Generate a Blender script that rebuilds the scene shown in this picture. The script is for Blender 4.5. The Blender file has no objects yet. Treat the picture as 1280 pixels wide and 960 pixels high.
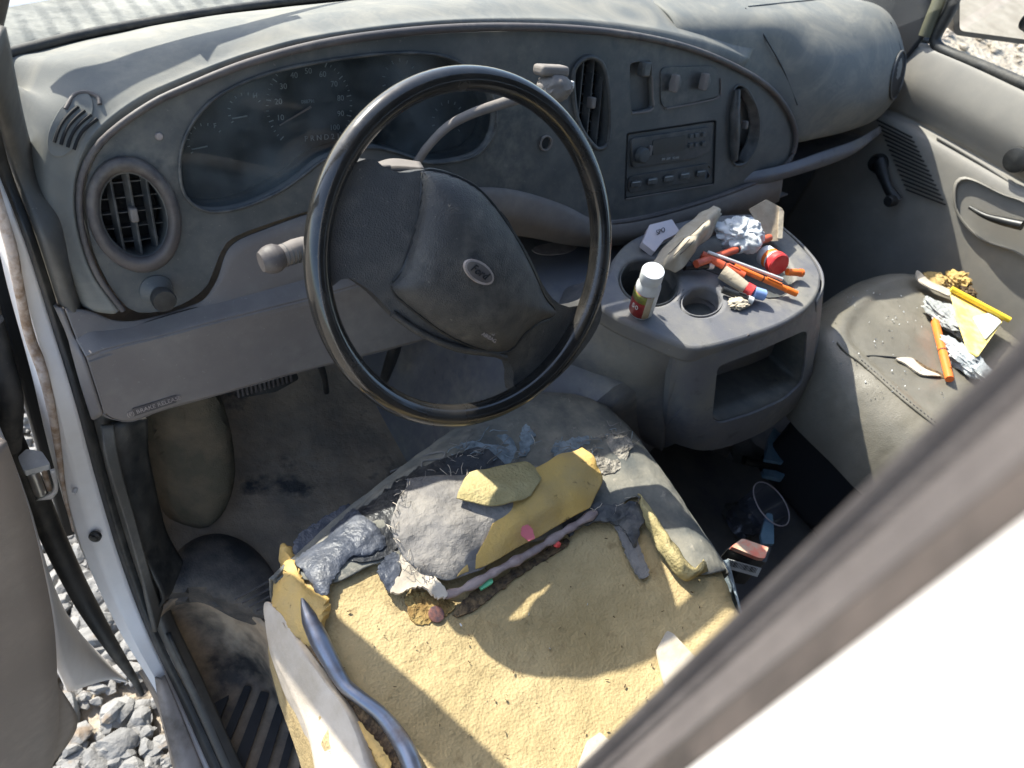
import bpy, math, random
from math import sin, cos, pi, radians, sqrt
from mathutils import Vector, Matrix, noise
from mathutils.geometry import delaunay_2d_cdt
random.seed(7)
S = bpy.context.scene
COL = S.collection
V = Vector
# ------------------------------------------------------------------ camera model
CAM = V((-0.04442, -0.52034, 1.19375)); YAW, PITCH, ROLL = map(radians, (48.1286, -44.9466, 21.5348)); F = 978.93
fw = V((sin(YAW)*cos(PITCH), cos(YAW)*cos(PITCH), sin(PITCH)))
r0 = V((cos(YAW), -sin(YAW), 0)); u0 = r0.cross(fw)
RT = cos(ROLL)*r0 + sin(ROLL)*u0; UP = -sin(ROLL)*r0 + cos(ROLL)*u0
def ray(u, v): return (u-640)/F*RT + (480-v)/F*UP + fw
def hit(u, v, n, d):
    k = ray(u, v); return CAM + k*((d - n.dot(CAM))/n.dot(k))
EZ, EY, EX = V((0,0,1)), V((0,1,0)), V((1,0,0))
def pz(u, v, z): return hit(u, v, EZ, z)
def py(u, v, y): return hit(u, v, EY, y)
def pxx(u, v, x): return hit(u, v, EX, x)
FN = V((0, 1, -.38)).normalized(); FD = FN.dot(V((0, .26, .66)))
def pf(u, v, off=0): return hit(u, v, FN, FD - off)          # dash face, off = towards the driver
def proj(p):
    d = p - CAM; z = d.dot(fw); return (640+F*d.dot(RT)/z, 480-F*d.dot(UP)/z)

# ------------------------------------------------------------------ object helpers
def finish(o, parent=None, label=None, cat=None, group=None, kind=None):
    COL.objects.link(o)
    if parent is not None:
        o.parent = parent
        if parent.type == 'EMPTY': o.matrix_parent_inverse = Matrix.Translation(parent.location).inverted()
    if label: o['label'] = label
    if cat: o['category'] = cat
    if group: o['group'] = group
    if kind: o['kind'] = kind
    return o
def thing(name, label, cat, loc=(0,0,0), group=None):
    o = bpy.data.objects.new(name, None); o.location = loc; o.empty_display_size = .05
    return finish(o, None, label, cat, group)
def mesh(name, vs, fs, mat, parent=None, smooth=True, ang=40, solid=0, off=-1, bevel=0, sub=0, **kw):
    me = bpy.data.meshes.new(name); me.from_pydata([tuple(v) for v in vs], [], fs); me.update()
    if mat: me.materials.append(mat)
    if smooth:
        me.shade_smooth()
        if ang: me.set_sharp_from_angle(angle=radians(ang))
    o = bpy.data.objects.new(name, me)
    if solid:
        m = o.modifiers.new('s', 'SOLIDIFY'); m.thickness = solid; m.offset = off
    if bevel:
        m = o.modifiers.new('b', 'BEVEL'); m.width = bevel; m.segments = 3; m.limit_method = 'ANGLE'; m.angle_limit = radians(35); m.harden_normals = False
    if sub:
        m = o.modifiers.new('u', 'SUBSURF'); m.levels = sub; m.render_levels = sub
    return finish(o, parent, **kw)
def resample(pts, n, closed=False):
    pts = [V(p) for p in pts]
    if len(pts) == 2 and not closed: return [pts[0].lerp(pts[1], i/(n-1)) for i in range(n)]
    P = pts + [pts[0]] if closed else pts
    m = len(P)-1; seg = []
    for i in range(m):
        if closed: a, b, c, d = P[(i-1) % m], P[i], P[i+1], P[(i+2) % m]
        else:
            b, c = P[i], P[i+1]; a = P[i-1] if i else b*2-c; d = P[i+2] if i+2 <= m else c*2-b
        for k in range(12):
            t = k/12; seg.append(.5*((2*b)+(c-a)*t+(2*a-5*b+4*c-d)*t*t+(3*b-a-3*c+d)*t**3))
    seg.append(P[-1].copy())
    L = [0]
    for i in range(1, len(seg)): L.append(L[-1]+(seg[i]-seg[i-1]).length)
    out = []; j = 0; N = n if closed else n-1
    for i in range(n):
        s = L[-1]*i/N
        while j < len(L)-2 and L[j+1] < s: j += 1
        t = (s-L[j])/max(1e-9, L[j+1]-L[j]); out.append(seg[j].lerp(seg[j+1], min(max(t, 0), 1)))
    return out
def resample_idx(pts, n, closed=False):
    pts = [V(p) for p in pts]; m = len(pts) if closed else len(pts)-1; out = []
    for q in range(n):
        s = q*m/(n if closed else n-1); i = min(int(s), m-1); t = s-i
        if closed: a, b, c, d = pts[(i-1) % m], pts[i % m], pts[(i+1) % m], pts[(i+2) % m]
        else:
            b, c = pts[i], pts[i+1]; a = pts[i-1] if i else b*2-c; d = pts[i+2] if i+2 <= m else c*2-b
        out.append(.5*((2*b)+(c-a)*t+(2*a-5*b+4*c-d)*t*t+(3*b-a-3*c+d)*t**3))
    return out
def loftgrid(rows, nu, nv, closed=False, smoothv=True):
    same = len(set(len(r) for r in rows)) == 1 and len(rows[0]) > 2
    R = [resample_idx(r, nu, closed) if same else resample(r, nu, closed) for r in rows]
    cols = []
    for i in range(nu):
        c = [r[i] for r in R]
        if smoothv: cols.append(resample_idx(c, nv) if len(c) > 2 else [c[0].lerp(c[1], k/(nv-1)) for k in range(nv)])
        else:
            o = []; per = max(1, (nv-1)//(len(c)-1))
            for k in range(len(c)-1): o += [c[k].lerp(c[k+1], q/per) for q in range(per)]
            cols.append(o+[c[-1]])
    n2 = len(cols[0])
    vs = [p for c in cols for p in c]; fs = []
    for i in range(nu if closed else nu-1):
        for k in range(n2-1):
            a = i*n2+k; b = ((i+1) % nu)*n2+k
            fs.append((a, b, b+1, a+1))
    return vs, fs
def loft(name, rows, mat, parent=None, nu=40, nv=16, closed=False, smoothv=True, solid=.004, off=-1, amp=0, fr=20, flip=False, sub=0, **kw):
    vs, fs = loftgrid(rows, nu, nv, closed, smoothv)
    if amp: vs = [v + noise.noise_vector(v*fr)*amp for v in vs]
    if flip: fs = [f[::-1] for f in fs]
    return mesh(name, vs, fs, mat, parent, solid=solid, off=off, sub=sub, **kw)
def inside(p, poly):
    x, y = p; c = False; j = len(poly)-1
    for i in range(len(poly)):
        xi, yi = poly[i]; xj, yj = poly[j]
        if (yi > y) != (yj > y) and x < (xj-xi)*(y-yi)/(yj-yi)+xi: c = not c
        j = i
    return c
def ell(cx, cy, rx, ry, rot=0, n=36, p=2.0):
    out = []
    for i in range(n):
        t = 2*pi*i/n; a, b = cos(t), sin(t)
        x = rx*math.copysign(abs(a)**(2/p), a); y = ry*math.copysign(abs(b)**(2/p), b)
        out.append((cx+x*cos(rot)-y*sin(rot), cy+x*sin(rot)+y*cos(rot)))
    return out
def sm2(pts, n, closed=True):
    return [(q.x, q.y) for q in resample([V((a, b, 0)) for a, b in pts], n, closed)]
def rrect(pts, r=6, k=4):
    # quad/polygon with rounded corners in 2-D
    out = []; n = len(pts)
    for i in range(n):
        p = V(pts[i]+(0,)) if len(pts[i]) == 2 else V(pts[i]); a = V(tuple(pts[i-1])+(0,)); b = V(tuple(pts[(i+1) % n])+(0,))
        da = (a-p); db = (b-p); ra = min(r, da.length*.45); rb = min(r, db.length*.45)
        s = p+da.normalized()*ra; e = p+db.normalized()*rb
        for q in range(k+1):
            t = q/k; z = s.lerp(p, t).lerp(p.lerp(e, t), t); out.append((z.x, z.y))
    return out
def plate(name, outer, mapf, mat, parent=None, holes=(), thick=.004, d=None, grid=0, bevel=0, back=True, ang=40, wob=0, **kw):
    """closed slab whose outline is given in 2-D and mapped to space by mapf; d = direction of its back"""
    pts = [V(p) for p in outer]; edges = [(i, (i+1) % len(outer)) for i in range(len(outer))]
    for h in holes:
        b = len(pts); pts += [V(p) for p in h]; edges += [(b+i, b+(i+1) % len(h)) for i in range(len(h))]
    if grid:
        xs = [p[0] for p in outer]; ys = [p[1] for p in outer]
        y = min(ys)+grid*.5; row = 0
        while y < max(ys):
            x = min(xs)+grid*(.5 if row % 2 else .0)
            while x < max(xs):
                if inside((x, y), outer) and not any(inside((x, y), h) for h in holes):
                    md = min((V((x, y))-V(p)).length for p in pts[:sum(map(len, holes))+len(outer)])
                    if md > grid*.45: pts.append(V((x, y)))
                x += grid
            y += grid*.87; row += 1
    vs, es, fs, ov, oe, of = delaunay_2d_cdt(pts, edges, [], 0, 1e-6)
    keep = []
    for f in fs:
        c = sum((vs[i] for i in f), V((0, 0)))/len(f)
        if inside(c, outer) and not any(inside(c, h) for h in holes): keep.append(tuple(f))
    front = [mapf(v.x, v.y) for v in vs]
    if wob: front = [p+noise.noise_vector(p*35)*wob for p in front]
    # orientation
    f0 = keep[0]; nrm = (front[f0[1]]-front[f0[0]]).cross(front[f0[2]]-front[f0[0]])
    dd = V(d) if d is not None else -EZ
    if nrm.dot(dd) > 0: keep = [f[::-1] for f in keep]
    n = len(front); allv = list(front); faces = list(keep)
    if thick:
        allv += [p+dd.normalized()*thick for p in front]
        faces += [tuple(i+n for i in f[::-1]) for f in keep]
        from collections import Counter
        ed = {}
        for f in keep:
            for i in range(len(f)):
                a, b = f[i], f[(i+1) % len(f)]; ed[(a, b)] = 1
        for (a, b) in list(ed):
            if (b, a) not in ed: faces.append((b, a, a+n, b+n))
    return mesh(name, allv, faces, mat, parent, bevel=bevel, ang=ang, **kw)
def tube(name, pts, r, mat, parent=None, n=12, closed=False, res=None, flat=1, flatdir=None, cap=True, **kw):
    m = res or max(len(pts)*5, 8)
    if len(pts) == 2 and not closed and not res: m = 3
    P = resample(pts, m, closed)
    rr = [r]*m if isinstance(r, (int, float)) else [r[min(int(i/(m-1)*(len(r)-1)), len(r)-2)]*(1-((i/(m-1)*(len(r)-1))-min(int(i/(m-1)*(len(r)-1)), len(r)-2)))+r[min(int(i/(m-1)*(len(r)-1)), len(r)-2)+1]*((i/(m-1)*(len(r)-1))-min(int(i/(m-1)*(len(r)-1)), len(r)-2)) for i in range(m)]
    vs = []; fs = []; ref = V((.3, .2, 1)).normalized() if flatdir is None else V(flatdir).normalized()
    for i in range(m):
        a = P[i-1] if (i or closed) else P[0]; b = P[(i+1) % m] if (i < m-1 or closed) else P[-1]
        t = (b-a).normalized(); s = t.cross(ref)
        if s.length < 1e-3: s = t.cross(EX)
        s.normalize(); w = s.cross(t).normalized()
        for k in range(n):
            q = 2*pi*k/n; vs.append(P[i]+rr[i]*(cos(q)*s+sin(q)*w*flat))
    for i in range(m if closed else m-1):
        for k in range(n):
            a = i*n+k; b = i*n+(k+1) % n; c = ((i+1) % m)*n+(k+1) % n; e = ((i+1) % m)*n+k
            fs.append((a, b, c, e))
    if not closed and cap: fs += [tuple(range(n))[::-1], tuple((m-1)*n+k for k in range(n))]
    return mesh(name, vs, fs, mat, parent, ang=50, **kw)
def revolve(name, base, axis, prof, mat, parent=None, n=32, **kw):
    axis = V(axis).normalized(); s = axis.cross(V((.13, .97, .2))).normalized(); w = axis.cross(s)
    vs = []; fs = []; base = V(base)
    for (r, h) in prof:
        for k in range(n):
            q = 2*pi*k/n; vs.append(base+axis*h+max(r, 1e-5)*(cos(q)*s+sin(q)*w))
    for i in range(len(prof)-1):
        for k in range(n): fs.append((i*n+k, i*n+(k+1) % n, (i+1)*n+(k+1) % n, (i+1)*n+k))
    fs.append(tuple(range(n))[::-1]); fs.append(tuple((len(prof)-1)*n+k for k in range(n)))
    return mesh(name, vs, fs, mat, parent, ang=35, **kw)
def box(name, c, ax, size, mat, parent=None, bevel=.002, **kw):
    """ax = three direction vectors"""
    c = V(c); A = [V(a).normalized()*s/2 for a, s in zip(ax, size)]
    vs = [c+A[0]*i+A[1]*j+A[2]*k for i in (-1, 1) for j in (-1, 1) for k in (-1, 1)]
    fs = [(0, 1, 3, 2), (4, 6, 7, 5), (0, 4, 5, 1), (2, 3, 7, 6), (0, 2, 6, 4), (1, 5, 7, 3)]
    if A[0].cross(A[1]).dot(A[2]) < 0: fs = [f[::-1] for f in fs]
    return mesh(name, vs, fs, mat, parent, bevel=bevel, **kw)
ABOX = (EX, EY, EZ)
def join_data(parts):
    vs = []; fs = []
    for v, f in parts:
        b = len(vs); vs += v; fs += [tuple(i+b for i in q) for q in f]
    return vs, fs
def boxdata(c, A, size):
    c = V(c); A = [V(a).normalized()*s/2 for a, s in zip(A, size)]
    vs = [c+A[0]*i+A[1]*j+A[2]*k for i in (-1, 1) for j in (-1, 1) for k in (-1, 1)]
    fs = [(0, 1, 3, 2), (4, 6, 7, 5), (0, 4, 5, 1), (2, 3, 7, 6), (0, 2, 6, 4), (1, 5, 7, 3)]
    if A[0].cross(A[1]).dot(A[2]) < 0: fs = [f[::-1] for f in fs]
    return vs, fs
def text(name, body, o, xd, yd, size, mat, parent, ext=.0003, align='CENTER', shear=0, **kw):
    cu = bpy.data.curves.new(name, 'FONT'); cu.body = body; cu.size = size; cu.extrude = ext; cu.align_x = align; cu.align_y = 'CENTER'; cu.shear = shear; cu.resolution_u = 3
    t = bpy.data.objects.new('tmp', cu); COL.objects.link(t)
    dg = bpy.context.evaluated_depsgraph_get(); me = bpy.data.meshes.new_from_object(t.evaluated_get(dg)); bpy.data.objects.remove(t)
    xd = V(xd).normalized(); yd = (V(yd)-xd*V(yd).dot(xd)).normalized(); zd = xd.cross(yd); o = V(o)
    me.name = name; me.materials.clear(); me.materials.append(mat)
    for v in me.vertices: v.co = o+xd*v.co.x+yd*v.co.y+zd*v.co.z
    ob = bpy.data.objects.new(name, me); return finish(ob, parent, **kw)
def crumple(name, c, size, mat, parent=None, seed=0, sub=4, amp=.45, fr=2.2, sharp=28, **kw):
    import bmesh
    bm = bmesh.new(); bmesh.ops.create_icosphere(bm, subdivisions=sub, radius=1)
    for v in bm.verts:
        p = v.co.copy(); q = p*fr+V((seed*7.1, seed*3.3, 0))
        n = noise.noise(q)*.6+abs(noise.noise(q*2.1))*.8-abs(noise.noise(q*4.3))*.45
        v.co = p*(1+amp*n)
        v.co = V((v.co.x*size[0], v.co.y*size[1], v.co.z*size[2]))+V(c)
    me = bpy.data.meshes.new(name); bm.to_mesh(me); bm.free(); me.materials.append(mat)
    me.shade_smooth(); me.set_sharp_from_angle(angle=radians(sharp))
    o = bpy.data.objects.new(name, me); return finish(o, parent, **kw)

# ------------------------------------------------------------------ materials
def mat(name, c1, c2=None, rough=.6, r2=None, nscale=12, lo=.4, hi=.62, metal=0, spec=.5, bumps=(), coat=0, alpha=None, det=6, c3=None, s3=40, lo3=.6, hi3=.7, cell=None, dist=0, dust=0, dcol=(.36, .33, .27)):
    m = bpy.data.materials.new(name); m.use_nodes = True; nt = m.node_tree; N = nt.nodes; L = nt.links
    b = N['Principled BSDF']; b.inputs['Roughness'].default_value = rough; b.inputs['Metallic'].default_value = metal
    b.inputs['Specular IOR Level'].default_value = spec; b.inputs['Coat Weight'].default_value = coat
    b.inputs['Base Color'].default_value = (*c1, 1)
    tc = N.new('ShaderNodeTexCoord')
    def mask(scale, lo, hi, det=6):
        n = N.new('ShaderNodeTexNoise'); n.inputs['Scale'].default_value = scale; n.inputs['Detail'].default_value = det; n.inputs['Roughness'].default_value = .62; n.inputs['Distortion'].default_value = dist
        L.new(tc.outputs['Object'], n.inputs['Vector'])
        r = N.new('ShaderNodeMapRange'); r.inputs[1].default_value = lo; r.inputs[2].default_value = hi; L.new(n.outputs['Fac'], r.inputs[0]); return r.outputs[0]
    if c2 is not None:
        mk = mask(nscale, lo, hi, det); mx = N.new('ShaderNodeMix'); mx.data_type = 'RGBA'
        mx.inputs[6].default_value = (*c1, 1); mx.inputs[7].default_value = (*c2, 1); L.new(mk, mx.inputs[0]); out = mx.outputs[2]
        if c3 is not None:
            mk3 = mask(s3, lo3, hi3, 5); m3 = N.new('ShaderNodeMix'); m3.data_type = 'RGBA'; m3.inputs[7].default_value = (*c3, 1)
            L.new(mk3, m3.inputs[0]); L.new(out, m3.inputs[6]); out = m3.outputs[2]
        if dust:
            a1 = mask(6, .42, .68, 8); a2 = mask(55, .38, .66, 8); mm = N.new('ShaderNodeMath'); mm.operation = 'MULTIPLY'; L.new(a1, mm.inputs[0]); L.new(a2, mm.inputs[1])
            a3 = mask(260, .66, .74, 3); ad = N.new('ShaderNodeMath'); ad.operation = 'MAXIMUM'; L.new(mm.outputs[0], ad.inputs[0]); L.new(a3, ad.inputs[1])
            sc = N.new('ShaderNodeMath'); sc.operation = 'MULTIPLY'; sc.inputs[1].default_value = dust; L.new(ad.outputs[0], sc.inputs[0])
            m4 = N.new('ShaderNodeMix'); m4.data_type = 'RGBA'; m4.inputs[7].default_value = (*dcol, 1); L.new(sc.outputs[0], m4.inputs[0]); L.new(out, m4.inputs[6]); out = m4.outputs[2]
        L.new(out, b.inputs['Base Color'])
        if r2 is not None:
            mr = N.new('ShaderNodeMapRange'); mr.inputs[3].default_value = rough; mr.inputs[4].default_value = r2; L.new(mk, mr.inputs[0]); L.new(mr.outputs[0], b.inputs['Roughness'])
    prev = None
    for (kind, sc, st, dist) in bumps:
        if kind == 'n':
            t = N.new('ShaderNodeTexNoise'); t.inputs['Scale'].default_value = sc; t.inputs['Detail'].default_value = 4; o = t.outputs['Fac']
        elif kind == 'v':
            t = N.new('ShaderNodeTexVoronoi'); t.inputs['Scale'].default_value = sc; o = t.outputs['Distance']
        elif kind == 'e':
            t = N.new('ShaderNodeTexVoronoi'); t.feature = 'DISTANCE_TO_EDGE'; t.inputs['Scale'].default_value = sc
            q = N.new('ShaderNodeMapRange'); q.inputs[2].default_value = .12; L.new(t.outputs['Distance'], q.inputs[0]); o = q.outputs[0]
        elif kind == 'w':
            t = N.new('ShaderNodeTexWave'); t.inputs['Scale'].default_value = sc; o = t.outputs['Fac']
        L.new(tc.outputs['Object'], t.inputs['Vector'])
        bp = N.new('ShaderNodeBump'); bp.inputs['Strength'].default_value = st; bp.inputs['Distance'].default_value = dist
        L.new(o, bp.inputs['Height'])
        if prev: L.new(prev, bp.inputs['Normal'])
        prev = bp.outputs[0]
    if prev: L.new(prev, b.inputs['Normal'])
    return m
GR = ('n', 900, .35, .0006)                     # moulded plastic grain
M = {}
M['pad'] = mat('grey_vinyl_pad', (.115, .122, .118), (.165, .165, .15), .62, .85, 5, .30, .75, bumps=[GR], spec=.35, c3=(.25, .235, .195), s3=8, lo3=.46, hi3=.80, dist=1.6, dust=0.2)
M['bezel'] = mat('charcoal_plastic', (.060, .066, .067), (.115, .116, .110), .5, .7, 9, .45, .7, bumps=[GR], spec=.4, dust=0.3)
M['lip'] = mat('brown_grey_plastic', (.062, .055, .055), (.105, .09, .085), .55, .7, 14, .4, .7, bumps=[GR], spec=.4, dust=0.3)
M['lower'] = mat('grey_lower_plastic', (.145, .128, .118), (.195, .175, .158), .6, .75, 5, .4, .7, bumps=[GR], spec=.3, c3=(.20, .185, .17), s3=120, lo3=.66, hi3=.75, dust=0.35)
M['console'] = mat('console_plastic', (.125, .126, .138), (.185, .178, .16), .55, .75, 8, .45, .65, bumps=[('n', 700, .5, .0008)], spec=.35, c3=(.07, .07, .07), s3=30, lo3=.62, hi3=.75, dust=0.4)
M['black'] = mat('black_plastic', (.012, .013, .014), (.03, .032, .032), .42, .65, 20, .5, .7, dust=0.15)
M['dark'] = mat('dark_void', (.006, .007, .008), None, .8)
M['vent'] = mat('vent_plastic', (.03, .034, .037), (.10, .10, .095), .45, .75, 30, .45, .7, bumps=[GR], dust=0.35)
M['cluster'] = mat('cluster_face', (.012, .016, .018), (.03, .036, .038), .35, .6, 14, .4, .7, dust=0.12)
M['mark'] = mat('gauge_white', (.30, .31, .30), None, .6)
M['needle'] = mat('needle_orange', (.28, .2, .16), None, .6)
M['chrome'] = mat('dull_chrome', (.6, .6, .58), None, .3, metal=1)
M['rim'] = mat('steering_rim_black', (.012, .012, .012), (.03, .026, .022), .16, .42, 14, .45, .72, bumps=[('n', 60, .15, .001)], spec=.6, coat=.3, dust=0.06)
M['hub'] = mat('airbag_vinyl', (.033, .033, .034), (.062, .06, .056), .5, .66, 9, .4, .7, bumps=[('v', 650, .5, .0012)], spec=.45, c3=(.13, .115, .10), s3=26, lo3=.66, hi3=.8, dust=0.3)
M['emblem'] = mat('worn_emblem', (.26, .22, .20), (.36, .31, .28), .45, .6, 60)
M['foam'] = mat('yellow_foam', (.45, .35, .19), (.33, .25, .125), .95, None, 8, .36, .70, bumps=[('n', 800, .35, .0015), ('v', 300, .35, .0022), ('n', 60, .4, .008)], spec=.1, c3=(.20, .14, .07), s3=34, lo3=.60, hi3=.80)
M['foam2'] = mat('orange_foam', (.56, .37, .12), (.42, .31, .15), .9, None, 14, .35, .7, bumps=[('n', 300, .6, .002), ('n', 25, .4, .01)], spec=.1, c3=(.07, .05, .035), s3=42, lo3=.62, hi3=.72)
M['olive'] = mat('stained_foam', (.33, .27, .13), (.46, .38, .2), .95, None, 20, .35, .7, bumps=[('n', 260, .8, .003)], spec=.1, c3=(.12, .10, .07), s3=40, lo3=.63, hi3=.76)
M['cover'] = mat('worn_seat_cloth', (.10, .105, .10), (.24, .225, .185), .85, .95, 11, .40, .62, bumps=[('n', 900, .5, .001), ('n', 60, .4, .006)], spec=.2, c3=(.32, .29, .24), s3=60, lo3=.62, hi3=.75)
M['flap'] = mat('grey_backing_cloth', (.19, .18, .172), (.27, .25, .225), .95, None, 22, .4, .65, bumps=[('n', 700, .8, .0015), ('n', 40, .6, .01), ('n', 13, .7, .025)], spec=.1, c3=(.10, .09, .085), s3=30, lo3=.64, hi3=.76)
M['crack'] = mat('cracked_black_vinyl', (.04, .047, .064), (.075, .085, .11), .44, .6, 40, .4, .7, bumps=[('n', 60, .8, .008), ('n', 22, .4, .010)], spec=.45, dust=0.25)
M['blackvinyl'] = mat('black_vinyl', (.018, .02, .024), (.05, .05, .055), .4, .7, 40, .5, .7, bumps=[('n', 90, .6, .006)], dust=0.3)
M['bluecloth'] = mat('blue_backing', (.24, .29, .32), (.13, .16, .18), .9, None, 60, .4, .6, bumps=[('n', 300, .8, .002)])
M['cream'] = mat('cream_cloth', (.52, .46, .38), (.40, .34, .26), .9, None, 20, .4, .7, bumps=[('n', 500, .4, .001), ('n', 20, .4, .012)])
M['rod'] = mat('steel_rod', (.22, .235, .27), (.13, .11, .105), .32, .55, 18, .5, .7, metal=.8)
M['debris'] = mat('brown_debris', (.05, .033, .02), (.18, .12, .06), .95, None, 90, .4, .6, bumps=[('n', 150, 1, .006)])
M['white'] = mat('white_paint', (.70, .685, .67), (.60, .575, .55), .32, .5, 10, .45, .75, c3=(.35, .24, .16), s3=50, lo3=.70, hi3=.8, bumps=[('n', 8, .1, .01)])
M['whitebody'] = mat('white_body_paint', (.82, .81, .80), None, .25, coat=.4)
M['whitedirty'] = mat('dirty_white_paint', (.30, .26, .23), (.10, .08, .06), .6, .8, 14, .4, .65)
M['sealant'] = mat('brown_sealant', (.46, .38, .32), (.25, .17, .11), .8, None, 45, .42, .6, bumps=[('n', 120, .8, .004)])
M['rubber'] = mat('black_rubber', (.016, .017, .017), (.05, .048, .043), .55, .75, 20, .45, .7, bumps=[('n', 200, .3, .001)], dust=0.2)
M['trim'] = mat('grey_brown_trim', (.06, .058, .052), (.10, .095, .085), .6, .8, 10, .4, .7, bumps=[GR], dust=0.25)
M['carpet'] = mat('dusty_floor_mat', (.22, .18, .138), (.37, .285, .20), .85, .95, 9, .4, .62, bumps=[('n', 500, .6, .002), ('n', 40, .5, .008)], spec=.2, c3=(.06, .058, .058), s3=7, lo3=.56, hi3=.64, dust=0.4)
M['hump'] = mat('brown_dust_carpet', (.085, .078, .058), (.15, .12, .085), .95, None, 14, .42, .7, bumps=[('n', 700, .9, .003), ('n', 60, .5, .006)], spec=.15)
M['stepmat'] = mat('black_rubber_mat', (.045, .042, .04), (.42, .32, .22), .55, .9, 7, .38, .58, bumps=[('n', 200, .5, .002)], spec=.4, dust=0.4)
M['rib'] = mat('clean_black_rubber', (.012, .013, .015), (.03, .03, .032), .5, .7, 40)
M['pleather'] = mat('grey_tan_vinyl', (.145, .134, .108), (.195, .18, .148), .28, .45, 8, .4, .7, bumps=[('v', 500, .35, .0008), ('n', 16, .25, .012)], spec=.5, dust=0.22)
M['seatback'] = mat('dark_seat', (.02, .022, .026), None, .8)
M['door'] = mat('door_panel_grey', (.21, .20, .18), (.27, .255, .225), .6, .75, 6, .4, .7, bumps=[GR], dust=0.3)
M['doorL'] = mat('door_panel_brown', (.15, .128, .11), (.20, .17, .145), .55, .7, 5, .4, .7, bumps=[GR], c3=(.06, .05, .04), s3=20, lo3=.68, hi3=.8, dust=0.25)
M['olive_frame'] = mat('window_frame_olive', (.09, .09, .06), None, .5)
M['hull'] = mat('van_shell_inside', (.10, .105, .11), None, .8)
M['darkfloor'] = mat('cab_floor_dark', (.12, .125, .14), (.18, .18, .175), .9, None, 10)
M['wht'] = mat('white_plastic', (.62, .64, .65), (.50, .52, .53), .4, .5, 40)
M['red'] = mat('red_plastic', (.62, .035, .04), (.70, .08, .07), .3, .5, 60)
M['orange'] = mat('orange_plastic', (.85, .20, .03), (.75, .16, .03), .3, .45, 60)
M['orange_shade'] = mat('shaded_orange_plastic', (.60, .11, .045), (.5, .09, .04), .4, .5, 50)  # darker copy of the orange, with the markers' shade put into the colour
M['yellow'] = mat('yellow_plastic', (.85, .60, .05), (.8, .55, .06), .3)
M['yellowpale'] = mat('yellow_blade', (.85, .66, .16), (.86, .72, .35), .4, None, 40)
M['brown'] = mat('dark_brown_paper', (.14, .06, .04), None, .7)
M['maroon'] = mat('maroon_label', (.22, .02, .025), (.3, .03, .03), .5, None, 60)
M['lime'] = mat('olive_label', (.26, .27, .05), (.12, .14, .05), .5, None, 150)
M['tissue'] = mat('white_tissue', (.55, .57, .58), None, .9, bumps=[('n', 90, .5, .004)])
M['kraft'] = mat('kraft_paper', (.40, .34, .25), (.50, .44, .34), .8, None, 30, bumps=[('n', 60, .5, .006)])
M['kraft2'] = mat('tan_kraft', (.32, .25, .17), (.38, .31, .22), .8, None, 30, bumps=[('n', 60, .4, .006)])
M['card'] = mat('pale_card', (.62, .56, .58), (.55, .52, .56), .6, None, 30)
M['ink'] = mat('black_ink', (.01, .01, .012), None, .5)
M['blue'] = mat('pale_blue_plastic', (.28, .42, .75), None, .35)
M['greywhite'] = mat('grey_rag', (.36, .37, .36), (.27, .28, .275), .9, None, 30, bumps=[('n', 120, .7, .005)])
M['salmon'] = mat('salmon_box', (.80, .22, .14), (.6, .42, .30), .5, None, 70)
M['bluepack'] = mat('blue_packaging', (.16, .30, .42), (.22, .36, .48), .4, None, 40)
M['copper'] = mat('copper_coin', (.35, .16, .12), (.12, .08, .09), .4, .6, 150, metal=.6)
M['green'] = mat('green_sticker', (.15, .55, .28), None, .5)
M['pink'] = mat('pinkish_piping', (.34, .27, .25), (.24, .18, .17), .9, None, 50, bumps=[('n', 160, .5, .003)])
M['magenta'] = mat('pink_stain', (.55, .14, .16), None, .9)
M['gravel'] = mat('pale_gravel', (.15, .15, .145), (.25, .245, .23), .85, None, 9, .35, .65, bumps=[('n', 60, .6, .01)], c3=(.20, .155, .11), s3=14, lo3=.6, hi3=.7)
M['ground'] = mat('dirt_ground', (.24, .20, .15), (.40, .35, .28), .95, None, 6, .35, .65, bumps=[('n', 30, .8, .03), ('v', 22, .7, .03)], c3=(.10, .09, .07), s3=3, lo3=.62, hi3=.72)
M['leaf'] = mat('leaf', (.07, .10, .03), (.12, .13, .05), .8, None, 6)
M['galv'] = mat('pale_pipe', (.5, .5, .48), None, .6)
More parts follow.
